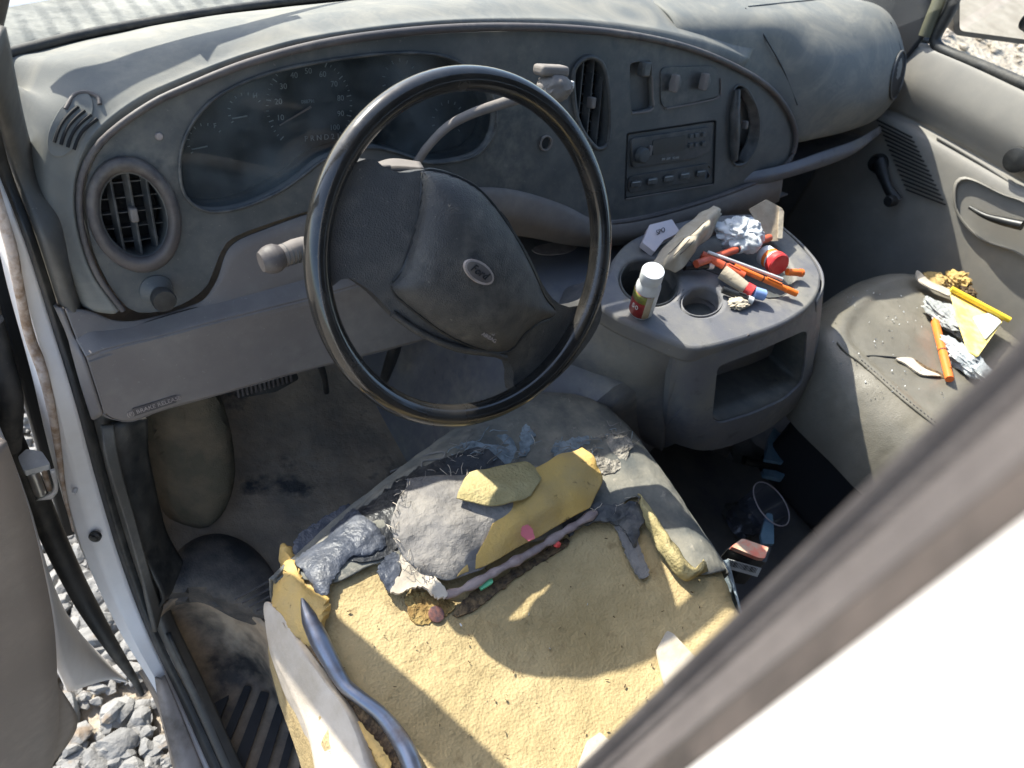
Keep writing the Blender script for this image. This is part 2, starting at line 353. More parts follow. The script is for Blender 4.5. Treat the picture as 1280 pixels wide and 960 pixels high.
def glassmat(name, tint=(1, 1, 1), refl=.06, dirt=0, dcol=(.6, .6, .55)):
    m = bpy.data.materials.new(name); m.use_nodes = True; nt = m.node_tree; N = nt.nodes; L = nt.links
    N.remove(N['Principled BSDF']); out = N['Material Output']
    t = N.new('ShaderNodeBsdfTransparent'); t.inputs[0].default_value = (*tint, 1)
    g = N.new('ShaderNodeBsdfGlossy'); g.inputs['Roughness'].default_value = .03
    fr = N.new('ShaderNodeLayerWeight'); fr.inputs[0].default_value = .25
    mul = N.new('ShaderNodeMath'); mul.operation = 'MULTIPLY_ADD'; mul.inputs[1].default_value = .6; mul.inputs[2].default_value = refl; L.new(fr.outputs['Fresnel'], mul.inputs[0])
    mx = N.new('ShaderNodeMixShader'); L.new(mul.outputs[0], mx.inputs[0]); L.new(t.outputs[0], mx.inputs[1]); L.new(g.outputs[0], mx.inputs[2]); last = mx.outputs[0]
    if dirt:
        tc = N.new('ShaderNodeTexCoord'); n = N.new('ShaderNodeTexNoise'); n.inputs['Scale'].default_value = 14; n.inputs['Detail'].default_value = 8; L.new(tc.outputs['Object'], n.inputs[0])
        r = N.new('ShaderNodeMapRange'); r.inputs[1].default_value = .35; r.inputs[2].default_value = .75; r.inputs[4].default_value = dirt; L.new(n.outputs['Fac'], r.inputs[0])
        d = N.new('ShaderNodeBsdfDiffuse'); d.inputs[0].default_value = (*dcol, 1); mx2 = N.new('ShaderNodeMixShader'); L.new(r.outputs[0], mx2.inputs[0]); L.new(last, mx2.inputs[1]); L.new(d.outputs[0], mx2.inputs[2]); last = mx2.outputs[0]
    L.new(last, out.inputs[0]); return m
M['glass'] = glassmat('window_glass', (.95, .97, .95), .02)
M['wglass'] = glassmat('windshield_glass', (.95, .97, .95), .02, .10)
M['lens'] = glassmat('cluster_lens', (.8, .85, .88), .015, .38, (.20, .24, .26))
M['clear'] = glassmat('clear_plastic', (.75, .8, .9), .08, .15, (.4, .45, .6))
M['mirror'] = mat('mirror_glass', (.85, .87, .88), None, .03, metal=1)

# ================================================================== GROUND
def big_plane(name, z, ext, m, **kw):
    n = 60; vs = []; fs = []
    for i in range(n+1):
        for j in range(n+1):
            a = (i/n*2-1); b = (j/n*2-1); vs.append(V((math.copysign(abs(a)**3, a)*ext, math.copysign(abs(b)**3, b)*ext, z)))
    for i in range(n):
        for j in range(n):
            a = i*(n+1)+j; fs.append((a, a+n+1, a+n+2, a+1))
    return mesh(name, vs, fs, m, **kw)
big_plane('ground', -.66, 300, M['ground'], kind='structure')
import bmesh
def rocks(name, m, spots, **kw):
    bm = bmesh.new(); bmesh.ops.create_icosphere(bm, subdivisions=2, radius=1)
    bv = [v.co.copy() for v in bm.verts]; bf = [tuple(v.index for v in f.verts) for f in bm.faces]; bm.free()
    vs = []; fs = []
    for (x, y, z, s) in spots:
        R = Matrix.Rotation(random.random()*6.3, 3, 'Z') @ Matrix.Rotation(random.random()*.8-.4, 3, 'X')
        sc = V((s*random.uniform(.75, 1.3), s*random.uniform(.6, 1), s*random.uniform(.45, .8))); sd = random.random()*90
        cuts = [(V((random.gauss(0, 1), random.gauss(0, 1), random.gauss(0, 1))).normalized(), random.uniform(.5, .8)) for _ in range(7)]
        b = len(vs)
        for p in bv:
            q = p.copy()
            for (cn, cd) in cuts:
                e = q.dot(cn)-cd
                if e > 0: q -= cn*e
            q *= 1+.12*noise.noise(p*2+V((sd, 0, 0)))
            vs.append(R @ V((q.x*sc.x, q.y*sc.y, q.z*sc.z))+V((x, y, z)))
        fs += [tuple(i+b for i in f) for f in bf]
    return mesh(name, vs, fs, m, smooth=True, ang=22, **kw)
sp = []
for _ in range(7000):
    x = random.uniform(-.75, .45); y = random.uniform(-.45, 1.3); s = random.choice([.008, .011, .015, .020, .026, .034])*random.uniform(.8, 1.15)
    sp.append((x, y, -.655+s*.3+random.uniform(0, .012), s))
rocks('gravel', M['gravel'], sp, label='pale crushed gravel on the ground beside the open driver door', cat='gravel', kind='stuff')
sp = []
for _ in range(900):
    t = random.uniform(2.6, 9); a = random.uniform(-.1, 1.1); s = random.uniform(.015, .05)*(.6+t*.1)
    sp.append((1.9+t*cos(a*.9), .2+t*sin(a*.9)*.8, -.65+s*.3, s))
rocks('gravel', M['ground'], sp, label='scattered stones on the dirt beyond the passenger window', cat='stones', kind='stuff')

# ================================================================== DASHBOARD
dash = thing('dashboard', 'dusty grey van dashboard with oval charcoal instrument bezel, vents and radio', 'dashboard', (.6, .3, .4))
OUT = [(160, 385), (128, 340), (110, 285), (108, 230), (124, 190), (150, 163), (190, 135), (230, 115), (330, 77), (450, 52), (600, 40), (750, 42), (860, 62), (940, 97), (975, 128), (992, 165), (985, 200), (955, 222), (880, 250), (800, 272), (735, 280)]
OUTL = OUT + [(700, 262), (660, 248), (620, 240), (560, 236), (500, 236), (440, 245), (387, 263), (335, 280), (287, 300), (270, 330), (258, 358), (232, 378), (195, 390)]
bez = sm2(OUTL, 150)
clus = sm2([(231, 245), (224, 205), (234, 165), (265, 125), (330, 93), (420, 74), (500, 66), (560, 72), (603, 100), (620, 140), (615, 172), (598, 192), (565, 202), (535, 204), (500, 192), (460, 184), (427, 192), (400, 202), (363, 231), (320, 253), (285, 263), (250, 262)], 90)
ventL = ell(167, 268, 43, 57, radians(-22), 40)
ventC = sm2([(716, 100), (722, 80), (738, 71), (753, 80), (760, 105), (762, 140), (761, 168), (754, 187), (740, 180), (722, 150)], 40)
ventR = sm2([(915, 120), (920, 106), (932, 108), (945, 130), (950, 155), (947, 180), (935, 202), (922, 208), (914, 200), (913, 160)], 40)
radio = rrect([(783, 166), (896, 149), (893, 231), (780, 250)], 4)
sw = rrect([(786, 78), (815, 73), (817, 137), (788, 143)], 7)
def bulge(u, v, off=0):
    p = pf(u, v, off); q = proj(p)
    return p
bezel = plate('instrument_bezel', bez, lambda u, v: pf(u, v, 0), M['bezel'], dash, holes=[clus, ventL, ventC, ventR, radio, sw], thick=.022, d=FN, grid=14, bevel=.0025)
# recess walls + cluster
def wall(name, loop, o1, o2, m, parent, **kw):
    rows = [[pf(u, v, o1) for u, v in loop], [pf(u, v, o1) + (-FN)*(o2-o1) for u, v in loop]]
    return loft(name, rows, m, parent, nu=len(loop), nv=3, closed=True, solid=.002, **kw)
def deep(u, v, d):           # point d metres behind the face, straight back from the face point seen at (u, v)
    return pf(u, v, 0) + FN*d
cl = mesh('instrument_cluster', *loftgrid([[deep(u, v, .001) for u, v in clus], [deep(u, v, .045) for u, v in clus]], 90, 4, True), M['bezel'], dash, solid=.002)
plate('gauge_face', clus, lambda u, v: deep(u, v, .046), M['cluster'], cl, thick=.004, d=FN)
plate('cluster_lens', clus, lambda u, v: deep(u, v, .012), M['lens'], cl, thick=0, d=FN)
# bead along the cluster opening
tube('opening_bead', [deep(u, v, -.001) for u, v in clus[::3]], .0022, M['vent'], cl, n=8, closed=True, res=120)
def dp(u, v, d=.0448): return hit(u, v, FN, FD + d)
XD = V((1, 0, 0)); YD = V((0, .38, 1)).normalized()
def gtick(parts, c, r1, r2, a, w=.0008):
    p1 = c+(XD*cos(a)+YD*sin(a))*r1; p2 = c+(XD*cos(a)+YD*sin(a))*r2; m = (p1+p2)/2; t = (p2-p1)
    parts.append(boxdata(m, (t, t.cross(FN), FN), (t.length, w, .0008)))
c0 = dp(388, 133)
parts = []
for i in range(41):
    a = radians(222-i*264/40); gtick(parts, c0, .053 if i % 4 else .050, .056, a, .0012 if i % 4 == 0 else .0007)
v_, f_ = join_data(parts); mesh('speedometer_ticks', v_, f_, M['mark'], cl, smooth=False)
for i in range(11):
    a = radians(222-i*264/10)
    if i: text('speed_number', str(i*10), c0+(XD*cos(a)+YD*sin(a))*.041-FN*.0006, XD, YD, .0095, M['mark'], cl)
text('gear_letters', 'P R N D 2 1', dp(403, 172), XD, YD, .0095, M['mark'], cl)
text('odometer_digits', '088791', dp(385, 127), XD, YD, .006, M['mark'], cl)
a = radians(205); p = c0+(XD*cos(a)+YD*sin(a))*.046-FN*.002
tube('speed_needle', [c0-FN*.002, p], [.0014, .0007], M['needle'], cl, n=6)
for (gu, gv, t1, t2) in ((308, 140, 'H', 'C'), (258, 178, 'F', 'E')):
    gc = dp(gu, gv); parts = []
    for i in range(9): gtick(parts, gc, .019, .022, radians(210-i*22), .001)
    v_, f_ = join_data(parts); mesh('gauge_ticks', v_, f_, M['mark'], cl, smooth=False)
    text('gauge_letter', t1, gc+XD*.012+YD*.018-FN*.0006, XD, YD, .008, M['mark'], cl)
    tube('gauge_needle', [gc-YD*.004-FN*.002, gc-XD*.018-YD*.006-FN*.002], .0008, M['mark'], cl, n=6)
for (gu, gv) in ((500, 100), (560, 150)):
    gc = dp(gu, gv); parts = []
    for i in range(11): gtick(parts, gc, .022, .026, radians(220-i*26), .001)
    v_, f_ = join_data(parts); mesh('gauge_ticks', v_, f_, M['mark'], cl, smooth=False)
# brow lip along the bezel
lip = [pf(u, v, .004) for u, v in OUT]
cen = pf(560, 170)
lip = [p + (p-cen).normalized()*.006 for p in lip]
tube('bezel_lip', lip[:], [.003, .0035, .0042, .005, .0052, .0052, .0052, .005, .0048, .0045, .0042, .004, .0035], M['lip'], dash, n=14, res=160)
# ---- pad
def unit(v): return v.normalized()
ST = [  # outline px on the face ; mid ; outer px + how to place it
 ((160, 385), ('x', 112, 388, .052), ('x', 80, 380, .04)),
 ((128, 340), ('x', 88, 335, .045), ('x', 62, 338, .03)),
 ((110, 285), ('x', 66, 280, .035), ('x', 42, 285, .022)),
 ((108, 230), ('x', 56, 215, .030), ('x', 22, 225, .012)),
 ((124, 190), ('z', 62, 165, 0.681), ('z', 8, 160, 0.656)),
 ((150, 163), ('z', 85, 125, 0.701), ('z', -5, 110, 0.686)),
 ((190, 135), ('z', 120, 95, 0.714), ('z', 5, 80, 0.701)),
 ((230, 115), ('z', 160, 82, 0.723), ('z', 50, 66, 0.706)),
 ((330, 77), ('z', 255, 48, 0.748), ('z', 130, 45, 0.711)),
 ((450, 52), ('z', 380, 20, 0.762), ('z', 290, 14, 0.716)),
 ((600, 40), ('z', 560, 2, 0.775), ('z', 520, -38, 0.710)),
 ((750, 42), ('z', 740, -8, 0.772), ('z', 760, -75, 0.710)),
 ((860, 62), ('z', 880, 5, 0.757), ('z', 930, -95, 0.710)),
 ((925, 88), ('z', 960, 30, 0.750), ('z', 1010, -95, 0.710)),
]
def wy(x): return .36+.20*max(0, 1-((x-.9)/.9)**2)**.9
r_out = []; r_m1 = []; r_mid = []; r_far = []
for o, m, w in ST:
    g = lambda q: pz(q[1], q[2], q[3]) if q[0] == 'z' else pxx(q[1], q[2], q[3])
    O = pf(*o, off=-.004); O = O+(O-cen).normalized()*.010
    Mi = g(m) if m[0] == 'z' else V((O.x*.45+.02, O.y+.02, O.z)); 
    if m[0] == 'x': Mi = hit(m[1], m[2], V((.55, .83, 0)).normalized(), V((.55, .83, 0)).normalized().dot(O)-.012)
    W = g(w) if w[0] == 'z' else hit(w[1], w[2], V((.9, .3, 0)).normalized(), V((.9, .3, 0)).normalized().dot(Mi)-.004)
    if w[0] == 'z' and w[1] > 0: W.x = min(W.x, Mi.x+.10); W.y = wy(W.x)-.006; W.z = .707
    O = O-(O-cen).normalized()*.004; r_out.append(O+FN*.004); r_m1.append(O.lerp(Mi, .28)+(V((0, -.1, 1)).normalized()*.006 if m[0] == 'z' else V((-.3, -.5, 0))*.01)); r_mid.append(Mi); r_far.append(W)
pad1 = loft('dash_pad', [r_out, [(a+b)/2+V((0, -.004, .004)) for a, b in zip(r_out, r_m1)], r_m1, r_mid, [a.lerp(b, .5)+V((0, 0, .004)) for a, b in zip(r_mid, r_far)], r_far], M['pad'], dash, nu=120, nv=36, solid=.006, amp=.0006)
# ---- passenger pad
rows = []
for X in (.93, 1.02, 1.10, 1.18, 1.28, 1.40, 1.50, 1.57, 1.61, 1.63):
    s = max(0, (X-1.12)/.5); e = max(0, (X-1.52)/.11)**2
    yb = .150+.075*s+e*.05; k = max(0, min(1, (1.16-X)/.2))
    yb2 = yb+k*.075
    w_ = max(0, min(1, (X-1.19)/.15)); w_ = w_*w_*(3-2*w_)
    def fy_(y, z): return (.2+.38*(z-.66)+.026)*(1-w_)+y*w_
    if w_ < 1: rows.append([V((X, wy(X)-.006, .740)), V((X, wy(X)*.5+.19, .775)), V((X, .34, .793)), V((X, .285, .787)), V((X, fy_(yb+.035, .745), .750-.0*e)), V((X, fy_(yb+.002, .69), .70)), V((X, fy_(yb, .645), .65)), V((X, fy_(yb+.008, .612), .612)), V((X, fy_(yb+.03, .598)+.01, .598))]); continue
    rows.append([V((X, wy(X)-.006, .735-e*.02)), V((X, wy(X)*.6+(yb2+.10)*.4, .775-e*.04)), V((X, wy(X)*.3+(yb2+.10)*.7, .792-e*.055)), V((X, yb2+.09, .785-e*.06)), V((X, yb2+.035, .745-e*.045)), V((X, yb2+.002, .69-e*.02)), V((X, yb2+.0, .645)), V((X, yb2+.008, .612)), V((X, yb2+.03, .598+e*.01))])
rows = [[V((p.x*1.03+max(0, p.x-1.3)*.09, p.y+.052, p.z-.031)) for p in r] for r in rows]
ce = V((1.725, .36, .62)); rows.append([p.lerp(ce, .45)+V((.004, 0, 0)) for p in rows[-1]]); rows.append([p.lerp(ce, .9)+V((.006, 0, 0)) for p in rows[-2]])
pad2 = loft('passenger_pad', rows, M['pad'], dash, nu=60, nv=60, solid=.005, amp=.0015, fr=9, flip=True)
# points on the pad
def padpt(X, t):
    j = 0
    Xs = [q*1.03 for q in (.93, 1.02, 1.10, 1.18, 1.28, 1.40, 1.50, 1.57, 1.61, 1.63)]; X *= 1.03
    for j in range(len(Xs)-1):
        if Xs[j] <= X <= Xs[j+1]: break
    q = (X-Xs[j])/(Xs[j+1]-Xs[j]); A = resample_idx(rows[j], 60); B = resample_idx(rows[j+1], 60); return A[int(t*59)].lerp(B[int(t*59)], q)
# end vent of the passenger side
# passenger lower shelf / trim under the pad
loft('lower_passenger_panel', [[V((1.112, 0.235, 0.523)), V((1.236, 0.207, 0.553)), V((1.391, 0.220, 0.563)), V((1.524, 0.240, 0.563)), V((1.648, 0.270, 0.566))],
      [V((1.112, 0.225, 0.508)), V((1.236, 0.193, 0.543)), V((1.391, 0.205, 0.550)), V((1.524, 0.225, 0.548)), V((1.648, 0.260, 0.553))],
      [V((1.112, 0.245, 0.478)), V((1.236, 0.215, 0.513)), V((1.391, 0.225, 0.518)), V((1.524, 0.250, 0.518)), V((1.648, 0.285, 0.528))],
      [V((1.112, 0.375, 0.458)), V((1.236, 0.355, 0.468)), V((1.391, 0.365, 0.468)), V((1.524, 0.385, 0.468)), V((1.648, 0.405, 0.478))]], M['console'], dash, nu=30, nv=16, solid=.004, flip=True)
# ---- vents
def fins(parent, loop, nvert, nhor, dep, cpx):
    us = [p[0] for p in loop]; vs_ = [p[1] for p in loop]
    P = [deep(u, v, 0) for u, v in loop]; O = sum(P, V((0, 0, 0)))/len(P)
    co = [((p-O).dot(XD), (p-O).dot(YD)) for p in P]
    x0 = min(c[0] for c in co); x1 = max(c[0] for c in co); y0 = min(c[1] for c in co); y1 = max(c[1] for c in co)
    def span(val, axis):
        hits = []
        for i in range(len(co)):
            a = co[i-1]; b = co[i]
            if (a[axis]-val)*(b[axis]-val) < 0:
                t = (val-a[axis])/(b[axis]-a[axis]); hits.append(a[1-axis]+t*(b[1-axis]-a[1-axis]))
        return (min(hits), max(hits)) if len(hits) >= 2 else None
    for i in range(nhor):
        y = y0+(y1-y0)*(i+1)/(nhor+1); s = span(y, 1)
        if s:
            c = O+XD*(s[0]+s[1])/2+YD*y+FN*(dep+.010); box('vent_fin', c, (XD, FN, YD), (s[1]-s[0], .012, .0012), M['vent'], parent, bevel=0)
    for i in range(nvert):
        x = x0+(x1-x0)*(i+1)/(nvert+1); s = span(x, 0)
        if s:
            c = O+YD*(s[0]+s[1])/2+XD*x+FN*dep; box('vent_fin', c, (XD+FN*.25, FN-XD*.25, YD), (.0028, .014, s[1]-s[0]), M['vent'], parent, bevel=.0006)
    box('vent_knob', O+FN*(dep-.008), (XD, FN, YD), (.008, .014, .016), M['lower'], parent, bevel=.002)
def vent(name, loop, nvv, nh, lab=None):
    th = loft(name, [[deep(u, v, -.002) for u, v in loop], [deep(u, v, .012) for u, v in loop], [deep(u, v, .045) for u, v in loop]], M['bezel'], dash, nu=len(loop), nv=8, closed=True, solid=.003, label=lab)
    plate('vent_back', loop, lambda u, v: deep(u, v, .045), M['dark'], th, thick=.003, d=FN)
    fins(th, loop, nvv, nh, .012, None)
    return th
vl = vent('air_vent', ventL, 3, 5)
rings = [[pf(u, v, o) for u, v in ell(167, 268, 43*s, 57*s, radians(-22), 40)] for s, o in ((1.28, .0), (1.24, .008), (1.12, .011), (1.02, .006), (.98, -.004))]
loft('vent_ring', rings, M['lip'], vl, nu=60, nv=24, closed=True, solid=.002)
vc = vent('air_vent', ventC, 3, 9)
tube('vent_ring', [pf(u, v, .002) for u, v in ventC[::2]], .0035, M['vent'], vc, n=8, closed=True, res=80)
vr = loft('air_vent', [[deep(u, v, -.002) for u, v in ventR], [deep(u, v, .03) for u, v in ventR]], M['bezel'], dash, nu=40, nv=4, closed=True, solid=.003, label='air vent with its barrel turned nearly shut')
plate('vent_back', ventR, lambda u, v: deep(u, v, .03), M['dark'], vr, thick=.003, d=FN)
tube('vent_barrel', [pf(921, 112, .004), pf(918, 150, .006), pf(918, 200, .004)], [.006, .009, .0095, .009, .006], M['vent'], vr, n=14, res=30)
loft('vent_cheek', [[deep(*q, -.001) for q in ((930, 108), (946, 132), (951, 158), (947, 182), (932, 206))], [deep(*q, .012) for q in ((927, 112), (939, 135), (943, 158), (938, 180), (927, 202))]], M['vent'], vr, nu=24, nv=6, solid=.002)
box('vent_knob', pf(931, 156, -.004), (XD, FN, YD), (.007, .012, .014), M['lower'], vr, bevel=.002)
# screw / lamp sensor dot
revolve('sensor_lens', pf(198, 170, -.002), -FN, [(.0042, 0), (.0042, .003), (.0034, .0042), (.0005, .0046)], M['emblem'], dash, n=20)
# light knob
kb = revolve('light_switch', pf(195, 362, -.002), -FN, [(.019, 0), (.0185, .004), (.013, .008), (.008, .012), (.0075, .026)], M['bezel'], dash)
revolve('switch_knob', pf(195, 362, -.002)-FN*.024, -FN, [(.010, 0), (.013, .002), (.0135, .012), (.012, .0155), (.0005, .016)], M['black'], kb)
# dimmer / switch panels
swp = loft('switch_pocket', [[deep(u, v, 0) for u, v in sw], [deep(u, v, .010) for u, v in sw]], M['bezel'], dash, nu=len(sw), nv=3, closed=True, solid=.002)
plate('pocket_floor', sw, lambda u, v: deep(u, v, .010), M['bezel'], swp, thick=.003, d=FN)
tube('pocket_edge', [pf(u, v, .001) for u, v in ((790, 142), (815, 137), (816, 120), (815, 95))], .0016, M['lower'], swp, n=6)
box('rocker_switch', pf(805, 86, .002), (XD, FN, YD), (.016, .016, .022), M['vent'], swp, bevel=.003)
cp = plate('climate_panel', rrect([(826, 84), (893, 82), (901, 94), (901, 120), (832, 136), (826, 128)], 9), lambda u, v: pf(u, v, .0022), M['vent'], dash, thick=.004, d=FN, bevel=.001)
tube('panel_edge', [pf(u, v, .0035) for u, v in ((833, 136), (870, 129), (896, 123), (901, 116), (901, 98))], .0013, M['lower'], cp, n=6)
for (a, b) in (((843, 104), (840, 118)), ((880, 102), (877, 115))):
    kk = revolve('dial', pf(a[0], a[1], .002), -FN, [(.013, 0), (.0125, .003), (.011, .004)], M['bezel'], cp)
    c = pf(a[0], a[1], .012); dd = (pf(b[0], b[1]-1, .012)-pf(a[0]+2, a[1]-11, .012)).normalized()
    box('dial_pointer', c, (dd, FN, dd.cross(FN)), (.026, .014, .009), M['lower'], kk, bevel=.0025)
# radio
rad = thing_r = loft('radio', [[deep(u, v, .0) for u, v in radio], [deep(u, v, .006) for u, v in radio]], M['dark'], dash, nu=len(radio), nv=3, closed=True, solid=.002)
rq = lambda a, b: (783+(896-783)*a+(780-783)*b+(893-896-(780-783))*a*b, 166+(149-166)*a+(250-166)*b+((231-149)-(250-166))*a*b)
def rp(a, b, off=0): return pf(*rq(a, b), off)
plate('radio_face', rrect([rq(.02, .03), rq(.98, .03), rq(.98, .97), rq(.02, .97)], 3), lambda u, v: pf(u, v, -.003), M['bezel'], rad, thick=.006, d=FN, bevel=.001)
plate('radio_upper_panel', rrect([rq(.06, .10), rq(.94, .10), rq(.95, .46), rq(.80, .55), rq(.08, .55)], 6), lambda u, v: pf(u, v, .0015), M['vent'], rad, thick=.005, d=FN, bevel=.0015)
plate('radio_display', rrect([rq(.30, .17), rq(.66, .17), rq(.66, .40), rq(.30, .40)], 2), lambda u, v: pf(u, v, .0025), M['cluster'], rad, thick=.003, d=FN)
revolve('radio_knob', rp(.17, .36, .002), -FN, [(.013, 0), (.012, .008), (.010, .010), (.0005, .0105)], M['bezel'], rad)
box('radio_button', rp(.27, .32, .003), (XD, FN, YD), (.006, .006, .016), M['lower'], rad, bevel=.001)
for (a, b) in ((.72, .20), (.78, .20), (.72, .34), (.78, .34), (.86, .20), (.86, .34)):
    box('radio_button', rp(a, b, .003), (XD, FN, YD), (.008, .005, .007), M['bezel'], rad, bevel=.001)
plate('radio_lower_panel', rrect([rq(.05, .66), rq(.94, .66), rq(.96, .80), rq(.92, .91), rq(.05, .91)], 6), lambda u, v: pf(u, v, .0005), M['vent'], rad, thick=.004, d=FN, bevel=.0015)
for a in (.13, .31, .49, .67, .85):
    box('radio_button', rp(a, .79, .003), (XD, FN, YD), (.021, .006, .011), M['bezel'], rad, bevel=.003)
    tube('button_mark', [rp(a-.04, .765, .0066), rp(a+.04, .765, .0066)], .0007, M['mark'], rad, n=4)
tube('radio_edge', [rp(.02, .99, .001), rp(.98, .99, .001)], .0011, M['lower'], rad, n=6)
text('radio_lettering', 'FM  AM   SCAN', rp(.5, .49, .0021), XD, YD, .006, M['mark'], rad)
# power socket
ps = revolve('power_socket', pf(680, 178, -.003), -FN, [(.0115, 0), (.0115, .006), (.0100, .0068), (.0088, .006), (.0088, .001)], M['lower'], dash)
revolve('socket_bore', pf(680, 178, .001), -FN, [(.0087, 0), (.0085, .001)], M['dark'], ps)
# lower centre band below the bezel
loft('centre_lower_band', [[pf(u, v, -.004) for u, v in ((560, 236), (620, 236), (660, 243), (705, 258), (745, 275), (800, 270), (880, 248), (950, 222), (972, 208))],
     [pf(u, v, .005) for u, v in ((560, 244), (620, 243), (660, 250), (705, 265), (745, 283), (800, 279), (880, 257), (952, 230), (977, 214))],
     [pf(u, v, .005) for u, v in ((560, 268), (620, 268), (660, 275), (705, 288), (745, 297), (800, 294), (880, 272), (950, 248), (975, 236))],
     [pf(u, v, -.02) for u, v in ((560, 292), (620, 290), (660, 294), (705, 303), (745, 306), (800, 300), (880, 282), (950, 262), (972, 250))]], M['lower'], dash, nu=60, nv=20, solid=.004)
loft('centre_underside', [[pf(u, v, -.022) for u, v in ((500, 290), (640, 290), (745, 303), (880, 280), (985, 242))], [V((.38, .36, .48)), V((.65, .36, .46)), V((.8, .36, .44)), V((1.0, .36, .44)), V((1.25, .38, .44))]], M['console'], dash, nu=30, nv=6)
# ---- lower driver panel (around the column)
top = ((80, 384), (110, 388), (140, 400), (170, 402), (210, 395), (250, 378), (270, 350), (287, 308), (330, 286), (400, 262), (470, 246), (560, 246))
a = [pf(u, v, -.006) for u, v in top]
b = [pf(u, v, .0) for u, v in ((96, 425), (112, 416), (133, 415), (165, 411), (215, 396), (262, 383), (300, 372), (340, 361), (383, 349), (430, 336), (480, 322), (560, 300))]
c = [pf(u, v, .022) for u, v in ((108, 448), (128, 440), (150, 434), (185, 426), (225, 416), (265, 405), (300, 396), (340, 386), (383, 375), (430, 362), (480, 348), (560, 326))]
d_ = [pf(u, v, .010) for u, v in ((130, 516), (142, 522), (165, 524), (200, 511), (240, 500), (280, 489), (320, 478), (355, 468), (400, 456), (440, 446), (480, 436), (560, 415))]
e_ = [p+V((0, .035, .004)) for p in d_]
def dense(A, B, k): return [A[i].lerp(B[i], k) for i in range(len(A))]
lp = loft('lower_dash_panel', [a, dense(a, b, .9), b, dense(b, c, .5), c, dense(c, d_, .06), dense(c, d_, .5), dense(c, d_, .97), d_, e_], M['lower'], dash, nu=90, nv=46, solid=.004, amp=.0004)
from mathutils.bvhtree import BVHTree
def bvh_of(*obs):
    vs = []; fs = []
    for o_ in obs:
        b_ = len(vs); vs += [v.co.copy() for v in o_.data.vertices]; fs += [tuple(i_+b_ for i_ in p.vertices) for p in o_.data.polygons]
    return BVHTree.FromPolygons(vs, fs)
def onb(bv, u, v, h=0, alt=None):
    k = ray(u, v).normalized(); loc, n_, i_, d_0 = bv.ray_cast(CAM, k)
    if loc is None: return alt
    if n_.dot(k) > 0: n_ = -n_
    return loc+n_*h
# side of the panel towards the door
ci = [pf(80, 384, -.004), pf(96, 425, .0), pf(108, 448, .018), pf(119, 482, .016), pf(130, 516, .010)]
co_ = []
for p, (u, v) in zip(ci, ((70, 372), (84, 400), (94, 440), (105, 480), (118, 522))):
    n_ = V((.8, .6, 0)); co_.append(hit(u, v, n_, n_.dot(p)+.012))
loft('panel_side', [ci, [a_.lerp(b_, .5)+V((-.003, -.004, 0)) for a_, b_ in zip(ci, co_)], co_], M['lower'], dash, nu=24, nv=8, solid=.004)
# brake release label
bvl = bvh_of(lp)
lab = plate('brake_release_label', rrect([(164, 508), (219, 491), (219, 500), (165, 518)], 1), lambda u, v: onb(bvl, u, v, .0055, pf(u, v, .012)), M['lip'], dash, thick=.0012, d=FN, label='worn strip printed (P) BRAKE RELEASE')
text('label_text', '(P) BRAKE RELEASE', onb(bvl, 191, 504.5, .0060), pf(218, 500, .0144)-pf(162, 518.5, .0144), YD, .0076, M['emblem'], lab)
# defroster grille in the pad, left
bvp = bvh_of(pad1); bv2 = bvh_of(pad2)
def o2(u, v, h=.0062): return onb(bv2, u, v, h) or onb(bvp, u, v, h)
for pts_ in (((930, 14), (952, 45), (976, 85), (995, 130), (999, 176)), ((1092, 4), (1110, 30), (1124, 70), (1123, 108), (1112, 134)), ((1001, 178), (1030, 168), (1075, 150), (1110, 136)), ((934, 12), (980, 7), (1030, 2))):
    q_ = [o2(u, v, .0052) for u, v in pts_]; q_ = [p for p in q_ if p]
    if len(q_) > 2: tube('pad_seam', q_, .0014, M['black'], dash, n=6, res=30)
evo = ell(1133, 90, 8, 33, radians(14), 30)
if not all(o2(u, v) for u, v in evo): evo = next((e_ for e_ in (ell(1133-q, 90+q*.25, 7, 29, radians(12), 30) for q in range(0, 40, 3)) if all(o2(u, v) for u, v in e_)), evo)
if all(o2(u, v) for u, v in evo):
    endv = plate('end_vent', evo, lambda u, v: o2(u, v, .0064), M['dark'], dash, thick=.002, d=(0, 1, 0))
    tube('vent_rim', [o2(u, v, .007) for u, v in evo], .0022, M['vent'], endv, n=8, closed=True, res=50)
else: print('END VENT MISSES')
gr = plate('defroster_grille', ell(88, 156, 21, 44, radians(30), 32), lambda u, v: onb(bvp, u, v, .0016, pz(u, v, .70)), M['pad'], dash, thick=.0015, d=(0, 0, -1), bevel=.0006)
for q in range(4):
    u0_, v0_ = 68+q*8, 178+q*3; u1_, v1_ = 98+q*8, 134+q*5
    pts_ = [onb(bvp, u0_+(u1_-u0_)*t_-5*sin(pi*t_), v0_+(v1_-v0_)*t_-2*sin(pi*t_), .0018) for t_ in (0, .25, .5, .75, 1)]
    tube('grille_slot', [p for p in pts_ if p], .0018, M['dark'], gr, n=6)
tube('grille_lip', [onb(bvp, u, v, .001) for u, v in ((82, 137), (93, 120), (108, 116), (122, 122), (125, 131))], .0022, M['lip'], gr, n=8)
# small vents on the top right of the pad
for q in range(7):
    p = padpt(1.53+q*.009, .24-q*.002+.004*q)
    box('defroster_slat', p+V((0, 0, .001)), ((1, .3, 0), (-.3, 1, 0), (0, 0, 1)), (.005, .035, .002), M['wht'] if False else M['lip'], dash, bevel=.0008)

